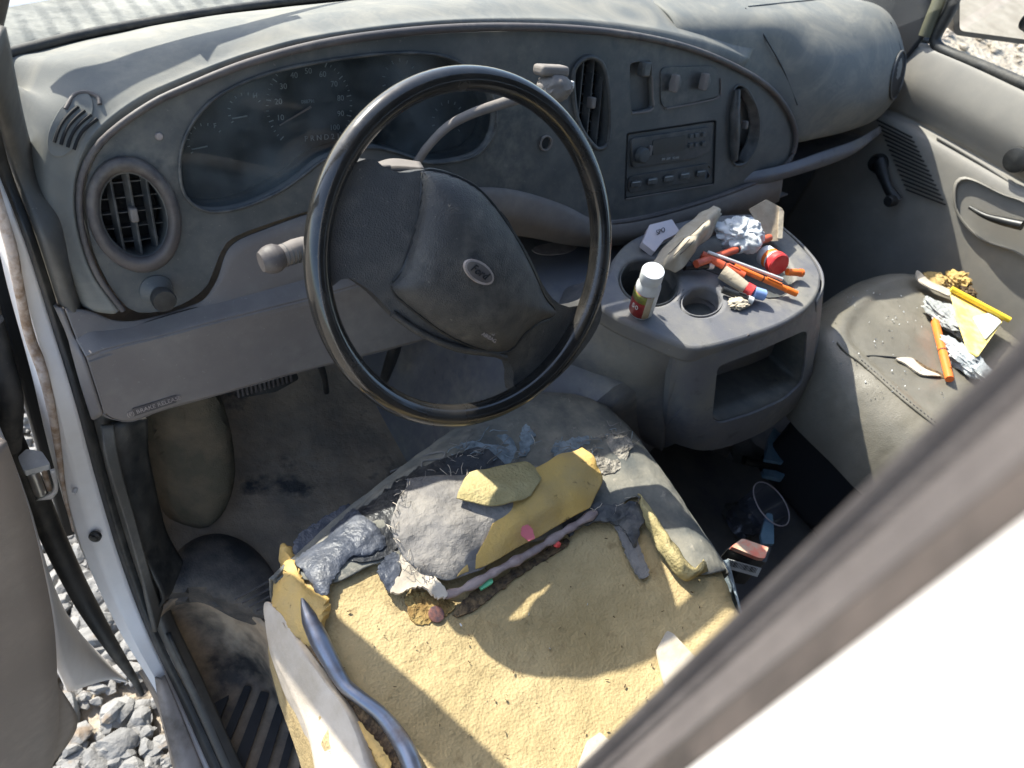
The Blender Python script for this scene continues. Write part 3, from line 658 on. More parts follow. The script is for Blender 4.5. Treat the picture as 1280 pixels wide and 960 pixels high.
# ================================================================== STEERING
TL = radians(32.4); WC = V((.417, .014, .661)); WX = V((1, 0, 0)); WY = V((0, sin(TL), cos(TL))); WN = V((0, -cos(TL), sin(TL)))
def pw(u, v, h=0): return hit(u, v, WN, WN.dot(WC)+h)
wheel = thing('steering_wheel', 'glossy black steering wheel turned to the right with airbag hub and oval emblem', 'steering wheel', WC)
n1, n2 = 128, 20; vs = []; fs = []
for i in range(n1):
    t = 2*pi*i/n1; d1 = WX*cos(t)+WY*sin(t)
    for k in range(n2):
        q = 2*pi*k/n2; vs.append(WC+d1*(.1850+.0130*cos(q))+WN*(.0140*sin(q)))
for i in range(n1):
    for k in range(n2):
        fs.append((i*n2+k, ((i+1) % n1)*n2+k, ((i+1) % n1)*n2+(k+1) % n2, i*n2+(k+1) % n2))
mesh('rim', vs, fs, M['rim'], wheel)
# hub skin with its two wide spokes
hubpx = [(428, 216), (452, 200), (470, 200), (482, 210), (505, 216), (535, 212), (565, 218), (603, 240), (640, 285), (664, 325), (680, 358), (694, 376), (712, 384), (735, 378), (748, 372), (752, 395), (738, 425), (705, 465), (672, 492), (655, 497), (642, 487), (642, 465), (634, 450), (612, 446), (570, 440), (530, 422), (497, 398), (470, 370), (452, 356), (438, 348), (425, 350), (408, 362), (400, 340), (400, 290), (412, 245)]
hubpx = sm2(hubpx, 90)
hc = (575, 330)
def hubz(u, v):
    # height above the wheel plane : dome in the middle, rim level at the spoke ends
    p = pw(u, v, 0); r = (p-WC).length; t = max(0, 1-(r/.165)**2)
    return -.006+.034*t**1.3
def hubmap(u, v, extra=0):
    h = .01
    for _ in range(3):
        p = pw(u, v, h); r = (p-WC-WN*h).length; t = max(0, 1-(r/.17)**2); h = -.008+.036*t**1.3+extra
    return pw(u, v, h)
plate('hub_cover', hubpx, lambda u, v: hubmap(u, v), M['hub'], wheel, thick=.02, d=-WN, grid=9, bevel=.006)
abpx = sm2([(531, 213), (560, 217), (600, 238), (637, 284), (662, 328), (682, 372), (696, 392), (676, 402), (655, 418), (640, 436), (615, 440), (570, 424), (530, 398), (490, 362), (502, 340), (516, 300), (526, 250), (528, 222)], 160)
def edgef(u, v, poly, w):
    m = min((V((u, v))-V(poly[i])).length for i in range(len(poly))); return min(1, m/w)
ab = plate('airbag_cover', abpx, lambda u, v: hubmap(u, v, .003+.023*sqrt(max(0, 1-(1-edgef(u, v, abpx, 48))**2))), M['hub'], wheel, thick=.006, d=-WN, grid=6, bevel=0)
tube('airbag_seam', [hubmap(u, v, .0035) for u, v in abpx[::4]], .0020, M['black'], ab, n=6, closed=True, res=120)
# spoke side ridges, raised
for pts in ([(490, 392), (530, 418), (570, 434), (612, 441), (632, 447)],):
    tube('hub_ridge', [hubmap(u, v, .002) for u, v in pts], .004, M['hub'], wheel, n=8)
# emblem
eu = pw(597, 341, .045)
ex = (pw(618, 354, .045)-pw(579, 328, .045)).normalized(); ey = WN.cross(ex).normalized()
ec = hubmap(598, 340, .0265)
def emb(name, rx, ry, off, th, m, parent):
    prof = ell(0, 0, rx, ry, 0, 40)
    return plate(name, prof, lambda x, y: ec+ex*x+ey*y+WN*off, m, parent, thick=th, d=-WN, bevel=.0006)
em = emb('emblem', .0205, .0105, .0025, .004, M['emblem'], ab)
emb('emblem_field', .0178, .0082, .0030, .002, M['lip'], em)
text('emblem_script', 'Ford', ec+WN*.0034-ex*.0012, ex, ey, .0120, M['ink'], em, shear=.35, ext=.0004)
pc_ = hubmap(613, 419, .0225); text('airbag_mark', 'SRS\nAIRBAG', pc_, ex, ey, .0062, M['emblem'], ab, ext=.0003)
# column
col = thing('steering_column', 'grey steering column with turn signal stalk and gear lever', 'steering column', WC-WN*.15)
def ring(off, rx, ry, n=28): return [WC-WN*off+WX*rx*cos(2*pi*i/n)+WY*ry*sin(2*pi*i/n) for i in range(n)]
loft('column_shroud', [ring(.038, .055, .05), ring(.045, .066, .062), ring(.10, .068, .066), ring(.17, .062, .062), ring(.24, .055, .055)], M['lower'], col, nu=40, nv=24, closed=True, solid=.003, flip=True)
revolve('wheel_boss', WC-WN*.055, WN, [(.045, 0), (.05, .03), (.06, .05)], M['black'], col)
k1 = pw(395, 308, -.05); k2 = pw(352, 320, -.045); k3 = pw(326, 328, -.045)
st = tube('signal_stalk', [WC-WN*.07-WX*.05, k1, k2], [.012, .010, .0115], M['lower'], col, n=16, res=20)
tube('stalk_end', [k2, k2.lerp(k3, .5), k3], [.0115, .0145, .0148, .0135, .010], M['lip'], st, n=18, res=16)
for q in range(6):
    c = k1.lerp(k2, .3+q*.12); dd = (k2-k1).normalized(); revolve('stalk_ring', c, dd, [(.0118, 0), (.0122, .0006), (.0118, .0012)], M['vent'], st, n=16)
tube('shift_lever', [pf(505, 222, .02), pf(520, 205, .03), pf(535, 183, .04), pf(560, 158, .045), pf(590, 142, .05), pf(625, 130, .055), pf(652, 122, .06), pf(685, 112, .065)], [.0058, .0055, .0055, .006, .0065, .007, .0075, .0075], M['lower'], col, n=14, res=60)
sh = crumple('shift_knob', pf(693, 110, .07), (.026, .019, .018), M['lower'], col, seed=3, sub=4, amp=.18, fr=1.3)
q4 = [(664, 81), (690, 78), (712, 90), (688, 98)]
box('knob_cap', pf(689, 88, .066), (pf(712, 86, .066)-pf(666, 84, .066), FN, YD), (.046, .024, .014), M['lower'], sh, bevel=.005)
box('knob_button', pf(714, 106, .066), (XD, FN, YD), (.006, .008, .010), M['wht'], sh, bevel=.002)
# small bits on top of the column
bx = pw(492, 209, -.02)
box('hazard_button', pw(478, 213, -.01), (WX, WY, WN), (.016, .010, .012), M['lip'], col, bevel=.002)
loft('column_top', [[pw(u, v, -.02) for u, v in ((462, 214), (490, 208), (530, 210))], [pw(u, v, -.06) for u, v in ((462, 206), (490, 198), (525, 202))]], M['lower'], col, nu=14, nv=8, solid=.01)

# ================================================================== CENTRE CONSOLE (engine cover)
eng = thing('engine_cover', 'grey moulded engine cover between the seats with cupholder console and open rear bin', 'engine cover', (.9, .1, 0))
def sec(Y, k=0): return [V((.53+k, Y, -.06)), V((.56+k, Y, .08)), V((.62, Y, .30)), V((.655, Y, .36)), V((.68, Y, .395)), V((.725, Y, .41)), V((.95, Y, .414)), V((1.13, Y, .41)), V((1.16, Y, .38)), V((1.19, Y, .28)), V((1.27, Y, -.06))]
loft('cover_body', [sec(.55), sec(.4), sec(.2), sec(.0), [p.lerp(V((.93, -.04, .2)), .04) for p in sec(-.045)], [p.lerp(V((.93, -.06, .2)), .12) for p in sec(-.055)], [p.lerp(V((.93, -.06, .2)), .999) for p in sec(-.055)]], M['console'], eng, nu=70, nv=40, smoothv=False, solid=.004)
ZC = .512
topo = sm2([(757, 345), (742, 372), (770, 396), (812, 415), (842, 428), (868, 436), (900, 431), (945, 418), (985, 402), (1015, 380), (1027, 355), (1022, 332), (1000, 305), (975, 283), (950, 268), (900, 268), (850, 276), (795, 296), (770, 318)], 90)
cup1 = ell(812, 352, 38, 29, radians(15), 32); cup2 = ell(878, 377, 26.5, 18.5, radians(-5), 28)
tray = sm2([(845, 305), (870, 330), (905, 345), (935, 362), (962, 372), (985, 365), (993, 350), (985, 325), (960, 300), (930, 285), (890, 287)], 40)
ct = plate('console_top', topo, lambda u, v: pz(u, v, ZC), M['console'], eng, holes=[cup1, cup2, tray], thick=.03, d=(0, 0, -1), grid=16, bevel=.006)
for i, (cp_, dz) in enumerate(((cup1, .075), (cup2, .07))):
    P = [pz(u, v, ZC-.004) for u, v in cp_]; cc = sum(P, V((0, 0, 0)))/len(P)
    loft('cup_holder', [P, [cc+(p-cc)*.93+V((0, 0, -dz)) for p in P], [cc+(p-cc)*.02+V((0, 0, -dz)) for p in P]], M['console'] if i else M['bezel'], ct, nu=len(P), nv=12, closed=True, smoothv=False, solid=.002)
P = [pz(u, v, ZC-.004) for u, v in tray]; cc = sum(P, V((0, 0, 0)))/len(P)
loft('console_tray', [P, [cc+(p-cc)*.96+V((0, 0, -.012)) for p in P], [cc+(p-cc)*.02+V((0, 0, -.013)) for p in P]], M['bezel'], ct, nu=len(P), nv=12, closed=True, smoothv=False, solid=.002)
# skirt of the console with the bin
P0 = [pz(u, v, ZC-.012) for u, v in topo]
cc = sum(P0, V((0, 0, 0)))/len(P0)
# rear wall with opening, on a gently curved surface
RT_ = [(842, 428), (868, 436), (900, 431), (945, 418), (985, 402), (1015, 380), (1026, 360)]; RB_ = [(832, 545), (858, 561), (886, 565), (925, 555), (965, 535), (1000, 506), (1014, 488)]
RT3 = [pz(u, v, ZC-.006) for u, v in RT_]; RB3 = [pz(u, v, .27) for u, v in RB_]
RTs = resample_idx(RT3, 61); RBs = resample_idx(RB3, 61)
def rwp(a, t):
    a = min(max(a, 0), .99999)*60; i = int(a); f = a-i
    p = RTs[i].lerp(RTs[i+1], f); q = RBs[i].lerp(RBs[i+1], f); n_ = V(((q-p).cross(RTs[i+1]-RTs[i]))); n_.normalize()
    if n_.dot(CAM-p) < 0: n_ = -n_
    return p.lerp(q, t)+n_*.012*sin(pi*min(max(t, 0), 1))
def rw(u, v):
    a, t = (u-842)/184, (v-400)/130
    for _ in range(14):
        p0 = proj(rwp(a, t)); e = (u-p0[0], v-p0[1]); h = .004
        pa = proj(rwp(a+h if a < .95 else a-h, t)); pt = proj(rwp(a, t+h)); sg = 1 if a < .95 else -1
        A, B, C_, D_ = (pa[0]-p0[0])/(h*sg), (pt[0]-p0[0])/h, (pa[1]-p0[1])/(h*sg), (pt[1]-p0[1])/h
        det = A*D_-B*C_
        if abs(det) < 1e-6: break
        a += .8*(e[0]*D_-B*e[1])/det; t += .8*(A*e[1]-C_*e[0])/det; a = min(max(a, 0), 1); t = min(max(t, -.1), 1.1)
    return rwp(a, t)
rear = sm2([(844, 430), (868, 437), (900, 432), (945, 419), (985, 403), (1015, 381), (1024, 366), (1020, 410), (1017, 450), (1012, 488), (1000, 504), (965, 533), (925, 553), (886, 563), (858, 559), (834, 545), (836, 500), (840, 460)], 90)
binh = rrect([(897, 458), (950, 438), (1009, 412), (1007, 450), (1002, 480), (980, 500), (940, 518), (900, 530), (890, 524)], 8)
cb = plate('console_rear', rear, lambda u, v: rw(u, v), M['console'], eng, holes=[binh], thick=.012, d=(0, 1, 0), grid=14, bevel=.004)
Pb = [rw(u, v) for u, v in binh]; cc = sum(Pb, V((0, 0, 0)))/len(Pb)
loft('storage_bin', [[p+V((0, .004, 0)) for p in Pb], [p+V((-.01, .13, .0)) for p in Pb], [cc+(p-cc)*.02+V((-.01, .13, .0)) for p in Pb]], M['bezel'], eng, nu=len(Pb), nv=10, closed=True, smoothv=False, solid=.002)
# left and right side walls of the console, blending into the cover
Lp = [pz(u, v, ZC-.008) for u, v in ((757, 345), (742, 372), (770, 396), (812, 415), (846, 426))]
Lm = [pz(u, v, .40) for u, v in ((700, 372), (690, 420), (725, 455), (790, 480), (834, 480))]
Lq = [V((.625, .12, .28)), V((.63, .0, .26)), pz(745, 515, .24), pz(790, 540, .23), rw(833, 552)+V((0, .002, 0))]
loft('console_side', [Lp, [a.lerp(b, .5)+V((-.004, -.002, .008)) for a, b in zip(Lp, Lm)], Lm, Lq, [p+V((.03, .05, -.02)) for p in Lq]], M['console'], eng, nu=40, nv=24, solid=.004)
Rp = [pz(u, v, ZC-.008) for u, v in ((1018, 376), (1027, 355), (1022, 332), (1000, 305), (975, 283))]
of_ = RB3[-1]-RT3[-1]
loft('console_side', [Rp, [p+of_*.5 for p in Rp], [p+of_ for p in Rp]], M['console'], eng, nu=30, nv=16, solid=.004)
revolve('screw_cap', pz(755, 375, .5), V((-.3, -.5, .8)), [(.0075, -.01), (.0075, .003), (.006, .0045), (.0005, .005)], M['wht'], eng, n=20)
revolve('screw_cap', rw(934, 420)+V((0, -.001, 0)), V((0, -1, .2)), [(.004, -.004), (.004, .001), (.0005, .002)], M['lip'], eng, n=14)
# moulded pocket in front, left of console: worn patch
plate('worn_patch', sm2([(665, 312), (680, 305), (712, 303), (722, 308), (708, 316), (680, 318)], 26), lambda u, v: pz(u, v, .4195), M['emblem'], eng, thick=.002, d=(0, 0, -1))

# ================================================================== VAN BODY
van = thing('van_body', 'white van body around the open driver doorway with grey trimmed pillars', 'van', (.9, .3, -.6))
def zl(pts): return [pz(*p) for p in pts]
Wo = zl([(-60, 60, .9), (-40, 130, .8), (-20, 215, .68), (5, 300, .60), (28, 400, .47), (55, 500, .36), (78, 600, .18), (108, 700, .04), (150, 790, -.06), (203, 880, -.14), (225, 960, -.18), (260, 1060, -.20)])
Wi = zl([(-50, 40, .9), (-30, 115, .8), (-8, 200, .68), (30, 300, .60), (62, 400, .47), (93, 500, .36), (120, 600, .18), (150, 700, .04), (184, 790, -.06), (222, 870, -.14), (262, 960, -.18), (310, 1060, -.20)])
wm = [a.lerp(b, .5) + V((-.004, -.006, .002)) for a, b in zip(Wo, Wi)]
loft('hinge_pillar', [[p+V((-.004, .05, 0)) for p in Wo], Wo, wm, Wi], M['white'], van, nu=120, nv=14, solid=.003, smoothv=False)
# sealant bead running down the outside of the pillar
sb = zl([(-22, 200, .68), (8, 300, .602), (16, 340, .56), (24, 385, .50), (33, 420, .455), (48, 460, .415), (60, 510, .35), (68, 560, .26), (76, 610, .17), (90, 660, .095)])
sbm = zl([(-10, 200, .68), (20, 300, .602), (28, 340, .56), (38, 385, .50), (46, 420, .455), (60, 460, .415), (72, 510, .35), (80, 560, .26), (86, 610, .17), (95, 660, .095)])
tube('sealant_bead', [a.lerp(b, .5)+V((-.002, -.006, .002)) for a, b in zip(sb, sbm)], [.005, .0055, .005, .006, .005, .0042, .003, .0015], M['sealant'], van, n=12, res=90)
def jit(p, s): return p+noise.noise_vector(p*s)*.001
# black door seal and inner trim strips
S1 = zl([(-20, 60, .88), (10, 200, .67), (46, 300, .60), (78, 400, .475), (110, 500, .36), (136, 600, .19), (166, 700, .05), (198, 790, -.045), (236, 870, -.12), (277, 960, -.16), (322, 1060, -.18)])
Wi2 = zl([(-30, 60, .9), (-8, 200, .68), (30, 300, .60), (62, 400, .47), (93, 500, .36), (120, 600, .18), (150, 700, .04), (184, 790, -.06), (222, 870, -.14), (262, 960, -.18), (310, 1060, -.20)])
loft('door_seal', [[p+V((0, .002, -.004)) for p in Wi2], [a.lerp(b, .5)+V((-.002, -.010, .006)) for a, b in zip(Wi2, S1)], S1], M['rubber'], van, nu=110, nv=12, solid=.004)
S2 = zl([(-5, 60, .86), (30, 200, .665), (70, 300, .60), (100, 400, .49), (130, 500, .37), (156, 600, .20), (182, 700, .06), (212, 790, -.035), (250, 870, -.11), (290, 960, -.15), (335, 1060, -.17)])
loft('pillar_trim', [[p+V((0, .004, 0)) for p in S1], [a.lerp(b, .45)+V((-.002, -.007, .004)) for a, b in zip(S1, S2)], S2, [p+V((.012, .03, 0)) for p in S2]], M['trim'], van, nu=110, nv=14, solid=.004)
# A pillar edge going up, far left of the view, windscreen frame
Pa = [pz(0, 75, .76)+V((0, 0, -.03)), pz(-4, 20, .86), V((.02, .12, 1.10)), V((.09, -.12, 1.36))]
Pa = [V((-.005, .31, .70)), V((.035, .20, .95)), V((.065, .03, 1.15)), V((.11, -.14, 1.33))]
Pd = (Pa[3]-Pa[0]).normalized()
tube('windscreen_pillar', [p+V((q*.012-.006,0,0)) for q, p in enumerate(Pa)], [.018, .030, .046, .05], M['trim'], van, n=14, flat=.7, res=20, label='driver side windscreen pillar')
Pb_ = [V((1.80, .40, .66)), V((1.80, .37, .95)), V((1.76, .20, 1.2)), V((1.69, -.12, 1.36))]
tube('windscreen_pillar', Pb_, .035, M['trim'], van, n=14, flat=.7, res=20, label='passenger side windscreen pillar')
# windscreen : curved pane, its base follows the back of the pad
wb = [V((x, wy(x), .709)) for x in [0.0+1.8*i/16 for i in range(17)]]
wt = [V((x, -.16+.08*(1-((x-.9)/.8)**2), 1.345)) for x in [0.11+1.58*i/16 for i in range(17)]]
ws = loft('windscreen', [wb, [a.lerp(b, .5)+V((0, .03, .02)) for a, b in zip(wb, wt)], wt], M['wglass'], van, nu=40, nv=16, solid=0)
tube('windscreen_gasket', [p+V((0, -.004, .002)) for p in wb], .006, M['rubber'], ws, n=8, res=60)
loft('windscreen_header', [wt, [p+V((0, -.06, .03)) for p in wt], [V((p.x, -.5, 1.40)) for p in wt]], M['hull'], van, nu=20, nv=6, solid=.02)
# roof, rear and far side of the cab
box('roof', (.90, -1.35, 1.41), ABOX, (1.62, 1.75, .03), M['hull'], van, bevel=.01)
box('rear_wall', (.9, -2.2, .4), ABOX, (1.9, .04, 2.0), M['hull'], van)
box('far_side_wall', (1.86, -1.55, .4), ABOX, (.04, 1.3, 2.0), M['hull'], van)
box('near_side_wall', (-.01, -1.5, .35), ABOX, (.04, 1.4, 2.05), M['whitebody'], van)
# unseen slab added outside the glass, shaped to cast the dash shadow patch
sv_ = V((-.37, 1.1, 1.0))
wl = [onb(bvp, u, v, 0, pz(u, v, .72))+sv_*.10 for u, v in ((128, 128), (150, 115), (190, 94), (250, 67), (320, 40), (372, 22))]
wu = [onb(bvp, u, v, 0, pz(u, v, .72))+sv_*.10 for u, v in ((66, 116), (100, 95), (150, 78), (230, 50), (310, 30), (372, 19))]
wp = loft('dash_shadow_slab', [wl, [a_.lerp(b_, .5)+V((0, -.004, .006)) for a_, b_ in zip(wl, wu)], wu], M['black'], van, nu=40, nv=8, solid=.006, label='unseen black slab added over the driver side cowl to cast the dash shadow patch')
tube('shadow_slab_arm', [wl[3], wl[4]+V((.1, .05, -.02)), V((.62, wy(.62)+.09, .70))], .006, M['black'], wp, n=8)
box('sun_leak_blocker', (.9, .60, .655), ABOX, (1.78, .03, .08), M['darkfloor'], van)  # unseen box added to stop sun leaking in below the windscreen
# floor pan
box('far_kick_wall', (1.80, .55, .2), ABOX, (.04, .62, 1.0), M['darkfloor'], van)
box('firewall', (.9, .62, .12), ABOX, (1.85, .04, 1.0), M['darkfloor'], van)
box('floor_pan', (1.0, .36, -.05), ABOX, (1.82, .52, .03), M['darkfloor'], van)
box('floor_pan', (1.07, -1.0, -.05), ABOX, (1.64, 2.19, .03), M['darkfloor'], van)
# outer shell ahead: cowl, hood, fender
cw = [V((p.x, p.y+.01, .70)) for p in wb]; cw2 = [V((p.x*1.04-.03, p.y+.13, .682)) for p in wb]
cwl = loft('cowl', [cw, cw2], mat('dusty_cowl', (.09, .095, .09), (.20, .20, .18), .8, None, 18, bumps=[('w', 12, .5, .01), ('n', 80, .5, .004)]), van, nu=40, nv=5, solid=.01)
h2 = [V((x*1.0, 1.25+.1*(1-((x-.9)/.95)**2), .50)) for x in [-.02+1.84*i/16 for i in range(17)]]
loft('hood', [[p+V((0, .005, -.004)) for p in cw2], [a.lerp(b, .3)+V((0, 0, .03)) for a, b in zip(cw2, h2)], [a.lerp(b, .7)+V((0, 0, .05)) for a, b in zip(cw2, h2)], h2, [p+V((0, .05, -.3)) for p in h2]], M['whitebody'], van, nu=40, nv=24, solid=.006)
fy = [.34, .6, .9, 1.25]
loft('fender', [[V((-.06, y, .66-.12*(y-.34))) for y in fy], [V((-.09, y, .35)) for y in fy], [V((-.09, y, .0)) for y in fy]], M['whitebody'], van, nu=16, nv=10, solid=.006)
box('hinge_pillar_shell', (.0, .5, .15), ABOX, (.05, .26, .7), M['dark'], van, bevel=.004)
# driver B pillar close to the lens
zz = (1.5, 1.2, .9, .6, .3, .0, -.2)
def vl_(x, y): return [V((x, y, z)) for z in zz]
loft('rear_pillar_trim', [vl_(.15, -.52), vl_(.0926, -.4986), vl_(.0876, -.5030), vl_(.0870, -.5062), vl_(.0800, -.5070), vl_(.0756, -.5104), vl_(.0710, -.5130)], mat('pillar_trim_taupe', (.062, .055, .054), (.085, .076, .073), .7, None, 22, bumps=[GR, ('n', 60, .3, .004)], c3=(.04, .035, .033), s3=30, lo3=.62, hi3=.75), van, nu=14, nv=32, solid=.003, label='grey trim and seal of the pillar behind the driver doorway')
loft('rear_door_seal', [vl_(.0712, -.5135), vl_(.0690, -.5140), vl_(.0650, -.5165), vl_(.0616, -.5194)], mat('brown_seal', (.022, .018, .016), (.05, .04, .035), .7, .85, 30, bumps=[('n', 90, .4, .003)]), van, nu=14, nv=14, solid=.003)
bm3 = vl_(.0616, -.5196); bo = vl_(.010, -.575)
loft('rear_pillar', [bm3, [a.lerp(b, .3)+V((-.003, .002, 0)) for a, b in zip(bm3, bo)], [a.lerp(b, .7)+V((-.004, .003, 0)) for a, b in zip(bm3, bo)], bo, [p+V((-.03, -.12, 0)) for p in bo], [p+V((-.035, -.5, 0)) for p in bo]], M['whitebody'], van, nu=14, nv=20, solid=.004)
# door check / hinge on the pillar
hg = plate('door_hinge', rrect([(22, 571), (33, 561), (52, 564), (63, 580), (30, 589)], 3), lambda u, v: pz(u, v, .205), M['wht'], van, thick=.012, d=(0, 0, -1), bevel=.002, label='white painted lower door hinge')
tube('hinge_pin', [pz(40, 588, .195), pz(50, 616, .13)], .0075, M['chrome'], hg, n=14)
tube('hinge_pin', [pz(54, 586, .195), pz(62, 612, .13)], .0035, M['sealant'], hg, n=10)
loft('hinge_bracket', [[pz(68, 585, .2), pz(72, 610, .14), pz(66, 622, .12)], [pz(62, 587, .2), pz(66, 612, .14), pz(45, 624, .12)]], M['white'], hg, nu=12, nv=4, solid=.003)
for (u, v, z, r) in ((120, 667, .09, .0085), (95, 610, .17, .0035)):
    revolve('body_plug', pz(u, v, z)+V((-.003, -.006, .001)), V((-.5, -.8, .3)), [(r, -.004), (r, .001), (r*.75, .003), (r*.45, .0015), (r*.4, .004), (.0003, .0042)], M['black'] if r > .005 else M['white'], van, n=20)
# black harness by the door
tube('wiring_boot', [pz(-12, 400, .42), pz(2, 450, .36), pz(14, 500, .30), pz(12, 560, .22)], .014, M['rubber'], van, n=14, res=24)
k9 = 8
da = zl([(196, 838, -.108), (203, 880, -.14), (225, 960, -.18), (260, 1060, -.20)]); db = zl([(207, 838, -.108), (224, 878, -.14), (258, 960, -.18), (306, 1060, -.20)])
loft('scuffed_sill', [[p+V((-.006, -.01, .002)) for p in da], [a_.lerp(b_, .5)+V((-.006, -.014, .006)) for a_, b_ in zip(da, db)], [p+V((-.003, -.008, .003)) for p in db]], M['whitedirty'], van, nu=30, nv=10, solid=.003)
# sill plate lower, dirty
loft('sill_lower', [zl([(180, 835, -.11), (205, 880, -.15), (228, 960, -.185), (250, 1040, -.2)]), zl([(176, 838, -.15), (200, 885, -.2), (220, 962, -.24), (240, 1040, -.26)])], M['whitedirty'], van, nu=20, nv=6, solid=.004)
# ================================================================== DRIVER DOOR
dd_ = thing('driver_door', 'open driver door at the lower left, brown grey inner panel and black rubber seal', 'car door', (-.08, .25, -.2))
C1 = pz(98, 918, -.25); od = V((-.93, -.36, 0)).normalized()
def dpt(u, v):   # on the door's inner face
    nn = od.cross(EZ).normalized(); return hit(u, v, nn, nn.dot(C1))
fe = [dpt(0, 560), dpt(14, 600), dpt(40, 680), dpt(60, 760), dpt(70, 820), dpt(80, 870), dpt(96, 905), dpt(92, 928), dpt(60, 965)]
face = [dpt(u, v) for u, v in ((-17, 555), (0, 600), (20, 660), (38, 730), (50, 790), (55, 850), (58, 905), (52, 960))]
far = [p+od*.8 for p in face]
loft('door_panel', [face, [p+od*.02+V((0, -.004, 0)) for p in face], [p+od*.3 for p in face], far], M['doorL'], dd_, nu=40, nv=20, solid=.01)
ed = [dpt(u, v)+V((0, .004, 0)) for u, v in ((-10, 562), (12, 600), (32, 665), (50, 735), (62, 790), (70, 850), (98, 908), (60, 968))]
loft('door_edge', [[p+V((0, .002, 0)) for p in face], ed], M['doorL'], dd_, nu=40, nv=6, solid=.006)
sh_o = zl([(-30, 470, .30), (0, 540, .22), (40, 640, .05), (68, 730, -.08), (100, 790, -.16), (150, 845, -.24), (176, 868, -.28)])
sh_i = [dpt(u, v)+V((0, .02, 0)) for u, v in ((0, 562), (22, 600), (44, 665), (62, 735), (70, 790), (74, 840), (90, 880))]
loft('door_shell', [sh_i, [a.lerp(b, .6)+V((0, .03, -.01)) for a, b in zip(sh_i, sh_o)], [p+V((-.01, .03, 0)) for p in sh_o]], M['white'], dd_, nu=40, nv=10, solid=.004)
tube('door_seal', zl([(-40, 440, .36), (0, 525, .24), (40, 612, .10), (75, 690, -.02), (105, 750, -.10), (140, 808, -.18), (165, 845, -.24), (178, 868, -.28)]), [.018, .018, .018, .018, .017, .015, .010, .004], M['rubber'], dd_, n=14, res=60, label='thick black rubber seal along the door edge')

# ================================================================== FOOTWELL
fm = thing('footwell_mat', 'dusty brown grey floor covering with dark stains in the driver footwell', 'floor mat', (.3, .2, 0))
rowsF = []
for (Y, Z) in ((.58, .34), (.52, .22), (.46, .11), (.40, .04), (.32, .008), (.2, .0), (.05, -.002), (-.06, -.004), (-.12, -.006)):
    xm = .075 if Y > .1 else (.165 if Y > 0 else .225)
    rowsF.append([V((xm+(.66-xm)*q/6, Y, Z + (.012*sin(q*3)*.3))) for q in range(7)])
loft('floor_cover', rowsF, M['carpet'], fm, nu=40, nv=60, solid=.004, amp=.003, fr=12, flip=True)
# carpeted hump (wheelhouse bulge)
hv = []; HC = V((.175, .33, .05))
c_h = [(185, 500), (196, 560), (206, 610), (222, 645), (255, 660), (280, 640), (293, 600), (292, 560), (284, 520), (268, 485), (230, 470), (195, 478)]
hp = sm2(c_h, 50)
def humpmap(u, v):
    e = edgef(u, v, hp, 34); h = sqrt(max(0, 1-(1-e)**2)); z = .30-(v-500)*.0016
    z = max(z, .035); return pz(u, v, z-.035+.035*h) 
plate('carpet_hump', hp, humpmap, M['hump'], fm, thick=.05, d=(-.2, .6, -1), grid=8, wob=.001)
plate('hump_patch', rrect([(200, 520), (228, 510), (231, 530), (203, 542)], 3), lambda u, v: humpmap(u, v)+V((0, -.002, .003)), M['hump'], fm, thick=.003, d=(0, .3, -1), bevel=.001)
# left kick panel
loft('kick_panel', [zl([(136, 530, .33), (150, 600, .26), (178, 690, .12), (205, 745, .05), (196, 765, .0)]), zl([(158, 528, .33), (172, 600, .24), (196, 680, .10), (222, 728, .03), (214, 745, .0)]), zl([(184, 525, .32), (190, 590, .22), (208, 660, .08), (236, 715, .02), (232, 735, -.005)])], M['rubber'], fm, nu=40, nv=12, solid=.004, amp=.003, fr=14)
loft('kick_trim', [zl([(126, 532, .34), (135, 580, .30), (160, 660, .18), (180, 730, .08), (196, 790, .0)]), zl([(142, 532, .34), (150, 580, .29), (172, 660, .17), (190, 725, .075), (204, 760, .0)])], M['trim'], fm, nu=30, nv=8, solid=.006)
# foot rest dome
fr_ = sm2([(200, 745), (215, 700), (240, 675), (275, 667), (310, 680), (335, 705), (350, 735), (352, 775), (300, 765), (250, 742)], 46)
plate('foot_rest', fr_, lambda u, v: pz(u, v, .008+.03*sqrt(max(0, 1-(1-edgef(u, v, fr_, 30))**2))), mat('stained_rubber', (.03, .03, .031), (.13, .11, .09), .7, .9, 14, bumps=[('n', 300, .6, .002)]), fm, thick=.03, d=(0, 0, -1), grid=8)
# parking brake pedal pad, ribbed
pp = plate('brake_pedal', rrect([(292, 483), (368, 460), (374, 474), (345, 490), (300, 498)], 4), lambda u, v: pf(u, v, -.12), M['black'], fm, thick=.012, d=FN, bevel=.002)
parts = []
for q in range(13):
    u = 296+q*5.5; v0 = 484-q*1.6
    a_ = pf(u, v0, -.118); b_ = pf(u+2, v0+12, -.118); t = b_-a_; parts.append(boxdata((a_+b_)/2, (t, t.cross(FN), FN), (t.length, .0028, .006)))
v_, f_ = join_data(parts); mesh('pedal_ribs', v_, f_, M['lip'], pp, smooth=False)
# brake / accelerator arms behind the wheel
tube('pedal_arm', [pf(500, 405, -.10), pf(492, 440, -.12), pf(478, 480, -.18)], [.012, .010, .008], M['black'], fm, n=12)
tube('pedal_arm', [pf(398, 450, -.12), pf(405, 470, -.16), pf(408, 490, -.2)], [.006, .005, .005], M['black'], fm, n=10)
